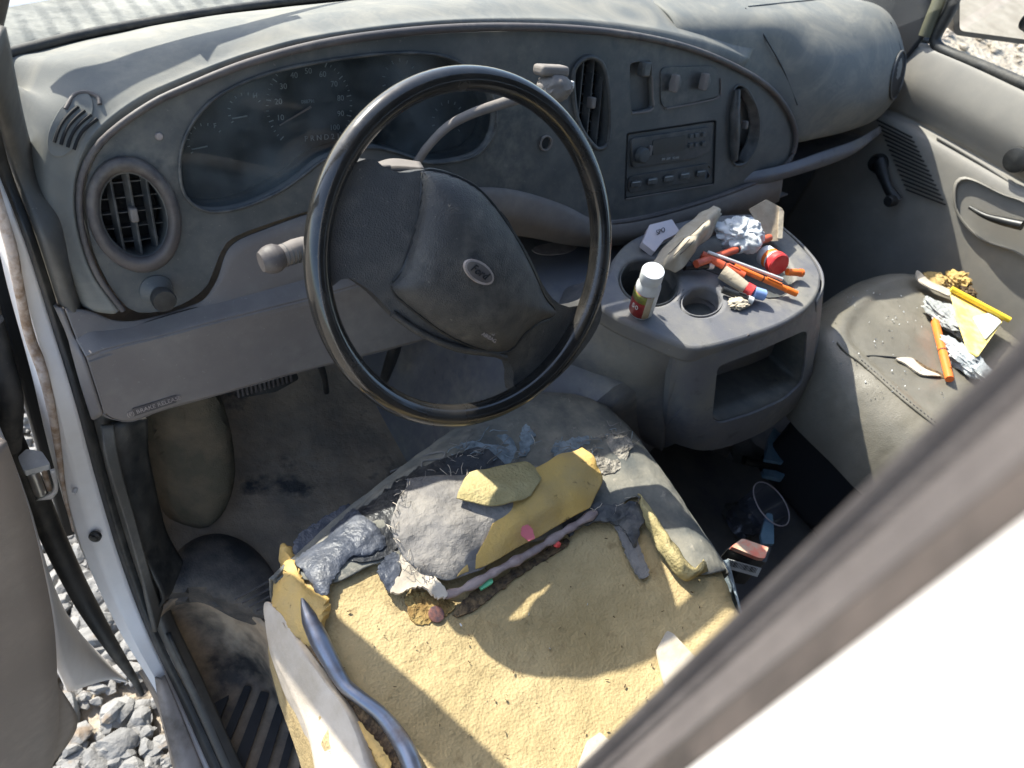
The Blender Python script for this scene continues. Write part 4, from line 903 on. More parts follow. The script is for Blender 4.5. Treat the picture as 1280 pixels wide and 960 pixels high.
# ---- step well
stp = thing('step_tray', 'black rubber step mat with diagonal ribs, dusty brown, inside the door sill', 'step mat', (.15, -.1, -.2))
L0 = zl([(196, 765, -.01), (214, 748, -.008), (240, 738, -.005), (270, 742, -.003), (310, 762, 0), (345, 797, 0), (362, 840, 0), (380, 890, 0), (408, 950, 0), (430, 1000, 0)])
L0b = [p+V((0, -.006, .002)) for p in L0]
L1 = zl([(204, 800, -.12), (222, 792, -.12), (248, 788, -.12), (280, 795, -.12), (315, 812, -.12), (340, 840, -.12), (355, 872, -.12), (372, 920, -.12), (392, 970, -.12), (412, 1020, -.12)])
L2 = zl([(226, 850, -.20), (240, 850, -.20), (262, 852, -.20), (290, 850, -.20), (315, 852, -.20), (338, 868, -.20), (356, 895, -.20), (372, 935, -.20), (390, 985, -.20), (405, 1030, -.20)])
L3 = zl([(262, 950, -.205), (270, 950, -.205), (280, 950, -.205), (292, 950, -.205), (305, 950, -.205), (320, 955, -.205), (335, 960, -.205), (350, 985, -.205), (365, 1020, -.205), (380, 1050, -.205)])
loft('step_mat', [[p+V((0, .01, -.006)) for p in L0], L0, L0b, L0b and [a.lerp(b, .5)+V((0, .01, 0)) for a, b in zip(L0b, L1)], L1, L2, L3, [p+V((-.01, -.15, 0)) for p in L3]], M['stepmat'], stp, nu=70, nv=60, solid=.004, amp=.002, fr=12)
bars = [[(255, 886), (287, 868), (268, 915)], [(306, 856), (315, 858), (281, 942), (275, 928)], [(326, 863), (337, 866), (297, 985), (288, 962)], [(347, 879), (357, 882), (322, 1000), (312, 985)], [(366, 898), (374, 903), (345, 1010), (337, 1000)], [(383, 926), (392, 932), (368, 1020), (360, 1010)]]
for b_ in bars: plate('tread_rib', rrect(b_, 3), lambda u, v: pz(u, v, -.190), M['rib'], stp, thick=.012, d=(0, 0, -1), bevel=.0012)
loft('inner_sill', [zl([(212, 790, -.03), (250, 870, -.11), (290, 960, -.15), (320, 1040, -.17)]), zl([(218, 790, -.06), (256, 870, -.16), (296, 962, -.2), (326, 1040, -.21)])], M['rubber'], stp, nu=20, nv=6, solid=.006)
parts = []
for q in range(6):
    a_ = pz(293+q*9, 750+q*4.5, .050-q*.003); b_ = pz(352, 718+q*10, .052-q*.003); t = b_-a_; parts.append(boxdata((a_+b_)/2, (t, t.cross(EZ), EZ), (t.length, .0022, .004)))
v_, f_ = join_data(parts); mesh('scuff_ribs', v_, f_, M['lip'], stp, smooth=False)

# ================================================================== DRIVER SEAT
seat = thing('driver_seat', 'torn driver seat cushion with bare yellow foam and ripped dark cover', 'seat', (.42, -.3, 0))
ZT = .345
spx = [(342, 735), (362, 705), (392, 682), (432, 645), (490, 598), (560, 546), (620, 510), (660, 497), (700, 494), (738, 500), (768, 520), (800, 556), (835, 603), (865, 650), (893, 690), (912, 725), (925, 760)]
sxy = [pz(u, v, ZT) for u, v in spx]
sxy += [V((.672, -.47, ZT)), V((.665, -.56, ZT)), V((.60, -.62, ZT)), V((.40, -.64, ZT)), V((.2, -.62, ZT)), V((.125, -.56, ZT)), pz(412, 960, ZT), pz(385, 880, ZT), pz(356, 800, ZT)]
sout = [(p.x, p.y) for p in resample(sxy, 90, True)]
def dist_in(x, y, poly):
    m = 9
    for i in range(len(poly)):
        ax, ay = poly[i-1]; bx_, by_ = poly[i]; dx, dy = bx_-ax, by_-ay; L2_ = dx*dx+dy*dy or 1e-12
        t = max(0, min(1, ((x-ax)*dx+(y-ay)*dy)/L2_)); q = (x-ax-t*dx)**2+(y-ay-t*dy)**2
        if q < m: m = q
    return sqrt(m) if inside((x, y), poly) else 0
def zs(x, y):
    d = dist_in(x, y, sout); r = .055; t = min(1, d/r)
    return .372-.05*(1-sqrt(max(0, 1-(1-t)**2)))-.012*max(0, 1-((x-.42)/.2)**2)*max(0, 1-((y+.35)/.22)**2)
def on(u, v, h=0):
    z = .37
    for _ in range(7):
        p = pz(u, v, z+h); z = zs(p.x, p.y)
    return pz(u, v, z+h)
sv = plate('foam_cushion', sout, lambda x, y: V((x, y, zs(x, y)+.0025*noise.noise(V((x*40, y*40, 0))))), M['foam'], seat, thick=.14, d=(0, 0, -1), grid=.011, ang=60)
box('seat_base', (.42, -.34, .10), ABOX, (.44, .46, .20), M['seatback'], seat, bevel=.02)
box('seat_back', (.42, -.80, .55), ABOX, (.48, .12, .80), M['seatback'], seat, bevel=.04)
# ripped cover round the front and the right side
OC = [(344, 722), (385, 686), (430, 645), (490, 598), (560, 546), (620, 510), (660, 497), (700, 493), (738, 500), (768, 519), (800, 555), (835, 602), (865, 649), (893, 690), (908, 716)]
TC = [(378, 724), (420, 728), (470, 705), (520, 700), (590, 690), (650, 680), (690, 672), (720, 663), (745, 645), (772, 634), (798, 622), (822, 652), (846, 688), (868, 716), (897, 716)]
O_ = [pz(u, v, ZT)+V((0, 0, -.005)) for u, v in OC]
T_ = [on(u, v, .006) for u, v in TC]
rowsC = [[V((p.x, p.y, .17))+ (p-V((.42, -.3, p.z))).normalized()*-.012 for p in O_], [p+V((0, 0, -.03))+(p-V((.42, -.3, p.z))).normalized()*.003 for p in O_], [p+(p-V((.42, -.3, p.z))).normalized()*.004 for p in O_]]
for k in (.06, .12, .2, .35, .55, .75, .9, 1):
    row = []
    for a_, b_ in zip(O_, T_):
        x = a_.x+(b_.x-a_.x)*k; y = a_.y+(b_.y-a_.y)*k; row.append(V((x, y, zs(x, y)+.005+.003*noise.noise(V((x*30, y*30, 3))))))
    rowsC.append(row)
loft('cover_rim', rowsC, M['cover'], seat, nu=110, nv=46, solid=.003, amp=.0015, fr=60, off=-1, label='ripped dark cloth cover left round the cushion front')
def layer(name, pts, m, h=.01, th=.003, n=None, dome=0, w=20, grid=9, wob=.0015, parent=seat, **kw):
    P = sm2(pts, n or max(30, len(pts)*8))
    if n == 0: P = pts
    P = [(u+random.uniform(-1, 1)*1.5, v+random.uniform(-1, 1)*1.5) for u, v in P]
    return plate(name, P, lambda u, v: on(u, v, h+dome*sqrt(max(0, 1-(1-edgef(u, v, P, w))**2))), m, parent, thick=th, d=(0, 0, -1), grid=grid, wob=wob, **kw)
layer('black_vinyl_strip', [(388, 668), (440, 632), (500, 594), (560, 572), (605, 560), (632, 592), (560, 605), (512, 612), (505, 660), (485, 695), (430, 700)], M['blackvinyl'], .010, grid=8)
layer('cracked_vinyl', [(366, 683), (378, 664), (410, 645), (432, 632), (448, 640), (470, 655), (484, 680), (462, 692), (432, 700), (408, 742), (385, 722), (370, 705)], M['crack'], .012, .002, dome=.002, w=8, grid=4, wob=.004)
layer('blue_backing_patch', [(565, 562), (590, 548), (612, 545), (640, 548), (640, 575), (600, 590), (575, 585)], M['bluecloth'], .0095, grid=6, wob=.003)
layer('blue_backing_patch', [(648, 558), (655, 530), (668, 545), (662, 560), (652, 572)], M['bluecloth'], .011, grid=5, wob=.004)
layer('blue_backing_patch', [(690, 558), (715, 548), (738, 545), (740, 552), (722, 562), (700, 572)], M['bluecloth'], .0095, grid=5, wob=.004)
random.seed(11)
for q in range(46):      # frayed threads round the tears
    cx, cy = random.choice([(575, 560), (600, 548), (650, 560), (700, 565), (735, 550), (760, 545), (770, 560), (640, 570)]); u, v = cx+random.gauss(0, 14), cy+random.gauss(0, 7)
    L = random.uniform(8, 26); a_ = random.uniform(-1.2, .5)
    pts = [on(u+L*cos(a_)*t+random.gauss(0, 2), v+L*sin(a_)*t+random.gauss(0, 2), .010+.006*sin(t*3)) for t in (0, .33, .66, 1)]
    tube('loose_thread', pts, .0006, M['bluecloth'] if q % 3 == 0 else M['flap'], seat, n=4, res=10)
tube('loose_thread', [on(u, v, .012) for u, v in ((488, 590), (515, 578), (535, 568), (555, 565), (552, 573), (530, 576), (527, 583))], .0012, M['flap'], seat, n=5, res=30)
layer('frayed_patch', [(738, 568), (752, 548), (775, 545), (788, 562), (778, 582), (758, 590), (742, 585)], mat('frayed_cloth', (.34, .31, .26), (.18, .165, .14), .95, None, 60, .4, .6, bumps=[('n', 140, 1, .01)]), .010, grid=4, wob=.009)
# flap : grey backing cloth folded over, orange foam roll
fl = [[(512, 597, 0.0194), (560, 594, 0.0204), (610, 588, 0.0222), (650, 582, 0.0232), (690, 585, 0.0232)],
      [(498, 630, 0.0232), (550, 630, 0.0297), (610, 622, 0.0320), (650, 615, 0.0320), (690, 612, 0.0297)],
      [(488, 657, 0.0222), (545, 665, 0.0320), (605, 655, 0.0343), (645, 640, 0.0320), (685, 630, 0.0297)],
      [(505, 700, 0.0185), (550, 702, 0.0274), (600, 690, 0.0274), (640, 668, 0.0250), (680, 645, 0.0250)],
      [(540, 722, 0.0139), (562, 728, 0.0167), (590, 716, 0.0194), (630, 690, 0.0204), (675, 660, 0.0204)]]
loft('cloth_flap', [[on(*p) for p in r] for r in fl], M['flap'], seat, nu=60, nv=60, solid=.002, amp=.005, fr=26, flip=True, label='folded grey cloth flap')
fo = [[(640, 600, 0.0306), (680, 578, 0.0325), (722, 560, 0.0297), (728, 562, 0.0260)],
      [(625, 640, 0.0334), (675, 612, 0.0390), (735, 575, 0.0371), (748, 584, 0.0274)],
      [(600, 685, 0.0306), (655, 652, 0.0371), (715, 615, 0.0371), (753, 604, 0.0274)],
      [(572, 722, 0.0204), (640, 688, 0.0250), (700, 655, 0.0250), (738, 634, 0.0204)]]
loft('foam_roll', [[on(*p) for p in r] for r in fo], M['foam2'], seat, nu=60, nv=50, solid=.009, amp=.004, fr=28, flip=True, label='curled strip of orange foam')
olv = [[(585, 590, 0.0290), (620, 583, 0.0316), (655, 577, 0.0303), (680, 590, 0.0323)], [(575, 612, 0.0409), (615, 610, 0.0448), (650, 602, 0.0448), (672, 606, 0.0409)], [(572, 622, 0.0409), (612, 632, 0.0448), (640, 628, 0.0461), (665, 620, 0.0422)]]
loft('stained_foam_patch', [[on(*p) for p in r] for r in olv], M['olive'], seat, nu=40, nv=30, solid=.002, amp=.0025, fr=50, flip=True)
random.seed(19)
for q in range(60):
    e_ = random.choice([(512, 597, 610, 588), (488, 657, 512, 597), (488, 657, 505, 700), (505, 700, 545, 722), (560, 572, 740, 540), (610, 562, 500, 600), (735, 640, 800, 622)]); t_ = random.random()
    u, v = e_[0]+(e_[2]-e_[0])*t_+random.gauss(0, 2), e_[1]+(e_[3]-e_[1])*t_+random.gauss(0, 2); L = random.uniform(4, 15); a_ = random.uniform(0, 6.3)
    tube('loose_thread', [on(u+L*cos(a_)*w_+random.gauss(0, 1), v+L*sin(a_)*w_+random.gauss(0, 1), .022+.008*sin(w_*3)) for w_ in (0, .33, .66, 1)], .0004, M['cream'] if q % 2 else M['flap'], seat, n=4, res=8)
layer('pink_stain', [(652, 662), (660, 655), (668, 668), (664, 676), (656, 672)], M['magenta'], .040, .001, grid=4)
tube('seam_roll', [on(u, v, .014) for u, v in ((556, 744), (580, 736), (620, 714), (665, 690), (705, 665), (745, 640))], [.008, .0085, .008, .0075, .007, .006], M['pink'], seat, n=14, res=60, amp=0) if False else tube('seam_roll', [on(u, v, .014) for u, v in ((556, 744), (580, 736), (620, 714), (665, 690), (705, 665), (745, 640))], [.0055+.0016*sin(q*2.3)+.0009*sin(q*5.1) for q in range(22)], M['pink'], seat, n=14, res=80, flat=.7)
layer('split_gap', [(565, 768), (590, 742), (640, 712), (700, 676), (712, 678), (690, 694), (640, 726), (595, 762)], M['debris'], .003, .004, grid=7, wob=.002)
layer('dark_stuffing', [(705, 652), (745, 630), (775, 632), (795, 628), (803, 650), (795, 680), (775, 655), (730, 655), (712, 668)], M['blackvinyl'], .012, .004, grid=6, wob=.006)
layer('torn_strip', [(768, 650), (780, 644), (795, 668), (803, 690), (812, 716), (801, 721), (790, 705), (778, 678)], M['flap'], .008, .003, grid=6)
layer('torn_paper', [(490, 735), (500, 712), (498, 700), (510, 690), (530, 708), (548, 728), (560, 742), (545, 745), (525, 735)], M['cream'], .018, .004, grid=5, wob=.006)
layer('torn_vinyl', [(470, 715), (478, 700), (492, 690), (500, 700), (490, 735), (480, 730)], M['crack'], .014, .003, grid=5, wob=.005)
layer('burnt_hollow', [(508, 752), (520, 740), (560, 748), (568, 760), (545, 775), (520, 778)], mat('scorched_foam', (.22, .13, .04), (.36, .25, .09), .95, None, 60, bumps=[('n', 150, 1, .006)]), .0035, .003, grid=5, wob=.003)
# curled cover edge on the right (foam backed)
cf = [[(798, 618, .010), (822, 650, .012), (846, 686, .014), (868, 712, .012), (880, 700, .01)],
      [(800, 622, .020), (820, 656, .026), (842, 692, .028), (862, 718, .024), (882, 704, .02)],
      [(799, 628, .012), (812, 662, .012), (832, 700, .012), (856, 724, .010), (884, 712, .01)]]
loft('curled_edge', [[on(*p) for p in r] for r in cf], M['olive'], seat, nu=40, nv=12, solid=.002, amp=.003, fr=60)
loft('side_cover', [[on(905, 700, .004), on(920, 740, .004), on(935, 790, .004)], [on(905, 700, 0)+V((.02, 0, -.03)), on(920, 740, 0)+V((.02, 0, -.04)), on(935, 790, 0)+V((.02, 0, -.04))], [V((.69, -.33, .15)), V((.69, -.40, .15)), V((.68, -.5, .15))]], M['bluecloth'], seat, nu=20, nv=12, solid=.003)
# left edge : foam clump, cream lining, steel rod, stuffing
layer('foam_clump', [(351, 682), (357, 677), (366, 684), (370, 705), (383, 728), (408, 742), (412, 768), (398, 800), (380, 800), (356, 785), (342, 765), (341, 735), (352, 715)], M['foam2'], .008, .02, dome=.014, w=14, grid=6, wob=.005)
lo_ = [pz(u, v, .325)+V((-.005, 0, 0)) for u, v in ((338, 750), (345, 790), (363, 835), (387, 885), (401, 930), (414, 1000))]
li = [[p+V((.012, .0, -.13)) for p in lo_], [p+V((-.002, 0, -.03)) for p in lo_], lo_,
      [on(*p) for p in ((352, 770, .014), (372, 810, .016), (402, 850, .018), (425, 885, .018), (445, 930, .018), (462, 1000, .018))],
      [on(*p) for p in ((358, 780, .008), (392, 818, .004), (425, 862, .0), (450, 900, .0), (470, 945, .0), (484, 1000, .0))]]
loft('cream_lining', li, M['cream'], seat, nu=50, nv=24, solid=.004, amp=.002, fr=25)
layer('stuffing_gap', [(375, 790), (398, 800), (412, 820), (440, 868), (470, 895), (500, 935), (515, 975), (488, 975), (470, 935), (440, 885), (408, 840)], M['debris'], .004, .004, grid=6, wob=.004)
tube('steel_rod', [on(u, v, h) for u, v, h in ((378, 748, .022), (384, 766, .022), (397, 795, .02), (414, 828, .018), (430, 855, .016), (450, 872, .016), (475, 892, .016), (497, 920, .016), (512, 948, .016), (524, 985, .016))], [.002, .009, .0105, .009, .0075, .007, .0075, .009, .010, .0095], M['rod'], seat, n=16, res=70, label='bare steel rod along the torn left edge')
layer('foam_sliver', [(448, 900), (462, 915), (488, 950), (482, 965), (466, 940), (452, 918)], M['foam2'], .008, .006, grid=5)
# loose scraps on the seat
def scrap(name, pts, m, h, lab, cat, **kw):
    P = pts; return plate(name, rrect(P, 2), lambda u, v: on(u, v, h), m, None, thick=.004, d=(0, 0, -1), bevel=.001, label=lab, cat=cat, **kw)
scrap('foam_shard', [(821, 812), (834, 788), (842, 792), (870, 822), (860, 850), (832, 858)], M['cream'], .008, 'pale angular scrap lying on the foam near the seat right edge', 'scrap')
scrap('foam_shard', [(722, 960), (735, 925), (750, 915), (765, 928), (755, 965), (738, 985)], M['cream'], .010, 'pale scrap sticking up at the bottom edge of the driver seat', 'scrap')
coin = revolve('copper_coin', on(545, 768, .004), V((.1, -.2, 1)), [(.0095, 0), (.0095, .0015), (.0085, .0018), (.0003, .0016)], M['copper'], None, label='small round copper coin on the yellow foam', cat='coin')
scrap('green_tag', [(598, 730), (614, 720), (617, 728), (602, 737)], M['green'], .012, 'tiny green paper tag by the split in the foam', 'paper tag')
crumple('red_bead', on(696, 680, .012), (.005, .005, .004), M['red'], None, seed=5, sub=3, amp=.2, label='tiny red bead in the seat split', cat='bead')

# ================================================================== PASSENGER SEAT
ps_ = thing('passenger_seat', 'grey tan vinyl passenger seat with a split seam and torn front corner', 'seat', (1.4, -.3, 0))
pout = [(p.x, p.y) for p in resample([V(q+(0,)) for q in ((1.135, -.17), (1.15, -.08), (1.20, -.03), (1.30, .01), (1.42, .035), (1.53, .03), (1.62, .0), (1.67, -.08), (1.68, -.3), (1.67, -.58), (1.5, -.64), (1.3, -.64), (1.17, -.58), (1.145, -.35))], 80, True)]
def zp(x, y):
    d = dist_in(x, y, pout); r = .062; t = min(1, d/r)
    return .402-.115*(1-sqrt(max(0, 1-(1-t)**2.4)))+.006*math.exp(-((d-.062)/.012)**2)-.0035*math.exp(-((d-.078)/.006)**2)+.010*max(0, 1-((x-1.4)/.25)**2)
def onp(u, v, h=0):
    z = .39
    for _ in range(9):
        p = pz(u, v, z+h); z = .5*z+.5*zp(p.x, p.y)
    return pz(u, v, z+h)
plate('seat_cushion', pout, lambda x, y: V((x, y, zp(x, y)+.004*noise.noise(V((x*11, y*11, 0)))+.002*noise.noise(V((x*30, y*45, 4))))), M['pleather'], ps_, thick=.04, d=(0, 0, -1), grid=.013, ang=60)
box('seat_base', (1.44, -.34, .13), ABOX, (.40, .46, .26), M['seatback'], ps_, bevel=.02)
box('seat_back', (1.40, -.82, .55), ABOX, (.48, .12, .80), M['seatback'], ps_, bevel=.04)
sm_ = [(1047, 428), (1058, 440), (1075, 452), (1100, 474), (1125, 496), (1150, 516), (1180, 540)]
tube('seam_piping', [onp(u, v, .001) for u, v in sm_], .0028, M['pleather'], ps_, n=8, res=50)
parts = []
for q in range(26):
    t = q/25; p = resample([onp(u, v, .003) for u, v in sm_[2:]], 26)[q]; parts.append(boxdata(p+V((.006, 0, 0)), (V((.2, 1, 0)), V((1, -.2, 0)), EZ), (.0035, .0012, .002)))
v_, f_ = join_data(parts); mesh('seam_stitches', v_, f_, M['seatback'], ps_, smooth=False)
tube('seam_piping', [onp(u, v, .001) for u, v in ((1068, 450), (1085, 445), (1110, 446), (1130, 448))], .0014, M['seatback'], ps_, n=6, res=20)
def layp(name, pts, m, h, th=.003, w=.002, parent=ps_, grid=6, **kw):
    P = sm2(pts, max(20, len(pts)*4)); return plate(name, P, lambda u, v: onp(u, v, h), m, parent, thick=th, d=(0, 0, -1), grid=grid, wob=w, **kw)
layp('seam_split', [(1120, 447), (1140, 448), (1160, 458), (1178, 468), (1184, 474), (1160, 466), (1140, 456)], M['debris'], .002)
layp('split_lip', [(1120, 447), (1138, 447), (1145, 452), (1160, 462), (1176, 471), (1150, 466), (1132, 455)], M['cream'], .004, w=.003)
layp('torn_corner_foam', [(1155, 342), (1175, 338), (1198, 342), (1212, 356), (1220, 368), (1205, 375), (1185, 358), (1165, 352)], M['foam2'], .014, w=.004)
layp('torn_corner_lip', [(1146, 337), (1152, 340), (1165, 352), (1190, 362), (1188, 370), (1160, 358), (1148, 348)], M['cream'], .020, w=.004)
layp('torn_corner_gap', [(1180, 345), (1192, 345), (1215, 362), (1218, 370), (1205, 368), (1188, 356)], M['debris'], .017, w=.004)

crumple('torn_foam', pz(1170, 352, .408), (.030, .024, .014), M['foam2'], ps_, seed=41, sub=4, amp=.5, fr=1.8)
crumple('torn_foam', pz(1196, 352, .412), (.030, .024, .018), M['foam2'], ps_, seed=43, sub=4, amp=.6, fr=2.2)
crumple('torn_foam', pz(1206, 364, .410), (.020, .022, .012), M['debris'], ps_, seed=44, sub=4, amp=.5, fr=2)
# ---- things lying on the passenger seat
def slab(name, pts, m, h, th, lab, cat, f=onp, r=2, group=None, **kw):
    return plate(name, rrect(pts, r), lambda u, v: f(u, v, h), m, None, thick=th, d=(0, 0, -1), bevel=min(.0015, th*.3), label=lab, cat=cat, group=group, **kw)
yl = thing('plastic_scraper', 'yellow triangular plastic scraper with ribbed edge on the passenger seat', 'scraper', onp(1215, 385, .02))
plate('blade', rrect([(1188, 362), (1256, 398), (1222, 446), (1212, 440), (1200, 405)], 2), lambda u, v: onp(u, v, .035), M['yellowpale'], yl, thick=.004, d=(0, 0, -1))
tube('edge_rib', [onp(1189, 361, .042), onp(1262, 400, .042)], .0058, M['yellow'], yl, n=12)
plate('paper_label', rrect([(1216, 396), (1240, 390), (1252, 402), (1232, 424)], 2), lambda u, v: onp(u, v, .037), M['wht'], yl, thick=.0015, d=(0, 0, -1))
def pen(name, p0, p1, r, m, lab, cat='pen', cap=None, tip=None, group=None):
    t = thing(name, lab, cat, (p0+p1)/2, group); d = (p1-p0)
    tube('barrel', [p0, p1], r, m, t, n=14)
    dn = d.normalized(); up_ = (EZ-dn*EZ.dot(dn)).normalized()
    if d.length > .04 and r > .004: box('clip', p0+d*.72+up_*(r+.001), (dn, up_, dn.cross(up_)), (d.length*.28, .0014, .003), m, t, bevel=.0004); tube('ring', [p0+d*.52, p0+d*.54], r*1.04, M['ink'], t, n=14)
    if cap: tube('cap', [p1-d*.02, p1+d.normalized()*d.length*.18], r*1.12, cap, t, n=14)
    if tip: tube('tip', [p0, p0-d.normalized()*d.length*.08], [r*.9, r*.25], tip, t, n=12)
    return t
pen('utility_knife', onp(1169, 403, .012), onp(1187, 474, .012), .0075, M['orange'], 'flat orange plastic knife lying on the passenger seat', 'knife', None, M['orange'])
def rag(name, c, sz, m, lab, cat, seed, **kw): return crumple(name, c, sz, m, None, seed=seed, sub=4, amp=.5, fr=1.5, label=lab, cat=cat, **kw)
rag('work_glove', onp(1187, 398, .018), (.03, .055, .014), M['greywhite'], 'grey white folded glove left of the yellow scraper', 'glove', 2)
rag('crumpled_rag', onp(1248, 378, .03), (.055, .05, .03), M['greywhite'], 'pale grey crumpled rag behind the yellow scraper', 'rag', 4)
rag('crumpled_wrapper', onp(1208, 450, .015), (.025, .05, .016), mat('foil_wrapper', (.34, .37, .39), (.42, .45, .46), .35, None, 30, bumps=[('n', 90, .8, .006)]), 'silvery wrapper between the orange knife and yellow scraper', 'wrapper', 6)

# dirt specks
random.seed(3); pr_ = []
for q in range(230):
    if q < 130: u, v = random.uniform(400, 900), random.uniform(640, 950); p = on(u, v, .003) if inside((pz(u, v, .37).x, pz(u, v, .37).y), sout) else None
    else: u, v = random.uniform(1040, 1180), random.uniform(360, 500); p = onp(u, v, .003) if inside((pz(u, v, .4).x, pz(u, v, .4).y), pout) else None
    if p:
        z_ = random.uniform(.0006, .0018) if q < 130 else random.uniform(.0006, .0015); pr_.append(boxdata(p, (V((random.random()-.5, random.random()-.5, .1)), V((.3, .5, .2)).cross(V((random.random()-.5, random.random()-.5, .1)))+V((0, 0, .01)), EZ), (z_*2, z_, z_)))
v_, f_ = join_data(pr_[:125]); mesh('dirt_specks', v_, f_, M['debris'], smooth=False, label='fine dark crumbs scattered on the bare foam', cat='crumbs', kind='stuff')
v_, f_ = join_data(pr_[125:]); mesh('lint_specks', v_, f_, M['tissue'], smooth=False, label='tiny pale lint specks on the passenger seat vinyl', cat='crumbs', kind='stuff')
# ================================================================== PASSENGER DOOR
pd = thing('passenger_door', 'grey inner panel of the closed passenger door with crank, handle recess and mirror', 'car door', (1.75, 0, .2))
XDOR = 1.73
def pdp(u, v, o=0): return pxx(u, v, XDOR-o)
belt = [V((1.735, .38, .70)), V((1.735, .28, .727)), V((1.735, .1, .748)), V((1.735, -.2, .775)), V((1.735, -.7, .80))]
def shift(P, dx, dz): return [p+V((dx, 0, dz)) for p in P]
loft('door_panel', [shift(belt, .03, .0), belt, shift(belt, -.012, -.02), shift(belt, -.02, -.08), shift(belt, -.006, -.135), shift(belt, .0, -.15), shift(belt, -.022, -.165), shift(belt, -.026, -.22), shift(belt, -.018, -.40), shift(belt, .0, -.78)], M['door'], pd, nu=40, nv=70, smoothv=True, solid=.004, flip=True)
tube('panel_crease', [pdp(u, v, .008) for u, v in ((1172, 172), (1200, 188), (1240, 212), (1290, 246))], .004, M['door'], pd, n=8)
# speaker grille slots
parts = []
for q in range(15):
    a_ = pdp(1088+q*5.6, 176+q*4.4, .0285); L_ = (38 if q < 10 else 38-(q-9)*4)
    b_ = pdp(1088+q*5.6+L_*.62, 176+q*4.4-L_*.32*.3-14+q*.2, .0285)
    a_ = pdp(1096+q*2.6, 150+q*6.2, .0285); b_ = pdp(1140+q*3.0, 172+q*6.0, .0285)
    t = b_-a_; parts.append(boxdata((a_+b_)/2, (t, t.cross(EX), EX), (t.length, .0028, .003)))
v_, f_ = join_data(parts); mesh('speaker_grille', v_, f_, M['black'], pd, smooth=False)
crk = thing_c = tube('window_crank', [pdp(1098, 202, .045), pdp(1108, 230, .055), pdp(1120, 252, .05)], [.018, .014, .011, .012, .016], M['black'], pd, n=14, res=20, flat=.7, flatdir=(1, 0, 0))
revolve('crank_knob', pdp(1118, 250, .05), V((-1, 0, 0)), [(.010, 0), (.013, .004), (.013, .022), (.010, .027)], M['black'], crk)
revolve('crank_hub', pdp(1100, 204, .02), V((-1, 0, 0)), [(.022, 0), (.022, .012), (.017, .022)], M['black'], crk)
# handle recess
ho = sm2([(1191, 240), (1196, 224), (1212, 222), (1250, 240), (1292, 262), (1300, 330), (1268, 316), (1225, 300), (1196, 268)], 44)
hr = loft('handle_recess', [[pdp(u, v, .026) for u, v in ho], [pdp(1245+(u-1245)*.94, 270+(v-270)*.93, .030) for u, v in ho], [pdp(1245+(u-1245)*.86, 270+(v-270)*.84, .016) for u, v in ho], [pdp(1245+(u-1245)*.02, 270+(v-270)*.02, .012) for u, v in ho]], M['door'], pd, nu=50, nv=24, closed=True, solid=.003, flip=True)
tube('release_lever', [pdp(1212, 259, .040), pdp(1232, 270, .045), pdp(1256, 277, .048), pdp(1278, 282, .048)], [.004, .006, .009, .010], M['black'], hr, n=12, res=24)
revolve('lock_boss', pdp(1272, 200, .02), V((-1, 0, 0)), [(.026, 0), (.024, .01), (.018, .012)], M['black'], pd)
# window frame + glass
wf = [pdp(u, v, -.01) for u, v in ((1206, -40), (1190, 8), (1170, 45), (1172, 58), (1185, 66), (1230, 84), (1290, 110), (1340, 135))]
tube('window_seal', wf, .012, M['rubber'], pd, n=12, res=60)
tube('window_frame', [pdp(u, v, -.0) for u, v in ((1192, -40), (1172, 5), (1156, 45))], .014, M['olive_frame'], pd, n=12, res=20)
mesh('window_pane', [V((1.752, .36, .64)), V((1.752, -.75, .70)), V((1.70, -.7, 1.33)), V((1.72, .0, 1.25))], [(0, 1, 2, 3)], M['glass'], pd, smooth=False)
loft('pillar_base_panel', [[V((1.70, .5, .60)), V((1.70, .40, .58)), V((1.71, .34, .60))], [V((1.71, .5, .95)), V((1.72, .37, .80)), V((1.722, .335, .74))]], M['seatback'], pd, nu=10, nv=8, solid=.01)
# outside mirror
mir = pd
fr4 = [(1196, -60), (1192, 8), (1196, 40), (1206, 48), (1240, 53), (1310, 62), (1360, 66), (1372, -50)]
def mp(u, v): return hit(u, v, V((.75, -.66, 0)), V((.75, -.66, 0)).dot(V((2.0, .42, .72)))) if False else hit(u, v, V((.28, .96, 0)), V((.28, .96, 0)).dot(V((2.02, .42, .72))))
mo = rrect([(1193, -80), (1192, 44), (1282, 56), (1380, 68), (1390, -80)], 8)
mh = plate('mirror_housing', mo, mp, M['black'], pd, thick=.05, d=(.28, .96, 0), bevel=.008)
mi = rrect([(1200, -72), (1199, 38), (1282, 49), (1370, 60), (1380, -72)], 6)
plate('mirror_glass', mi, lambda u, v: mp(u, v)+V((-.28, -.96, 0))*.0015, M['mirror'], mh, thick=.001, d=(.28, .96, 0))
revolve('spot_mirror', mp(1288, 26)+V((-.28, -.96, 0))*.003, V((-.28, -.96, 0)), [(.026, 0), (.026, .006), (.022, .008)], M['black'], mh)

# ================================================================== LOOSE THINGS ON THE CONSOLE
zc = ZC+.001
bt = thing('pill_bottle', 'white pill bottle with red and yellow label at the left cupholder', 'bottle', pz(799, 392, .47))
b0 = pz(801, 389, .514); b1 = pz(817, 337, .602); ax = (b1-b0).normalized(); H = (b1-b0).length
R = .0175
revolve('bottle_body', b0, ax, [(R*.9, 0), (R, .003), (R, H*.60), (R*.97, H*.66), (R*.78, H*.74), (R*.74, H*.78)], M['wht'], bt)
revolve('bottle_cap', b0+ax*H*.77, ax, [(R*.88, 0), (R*.9, .002), (R*.9, H*.19), (R*.86, H*.21), (R*.6, H*.212), (.0003, H*.208)], M['wht'], bt)
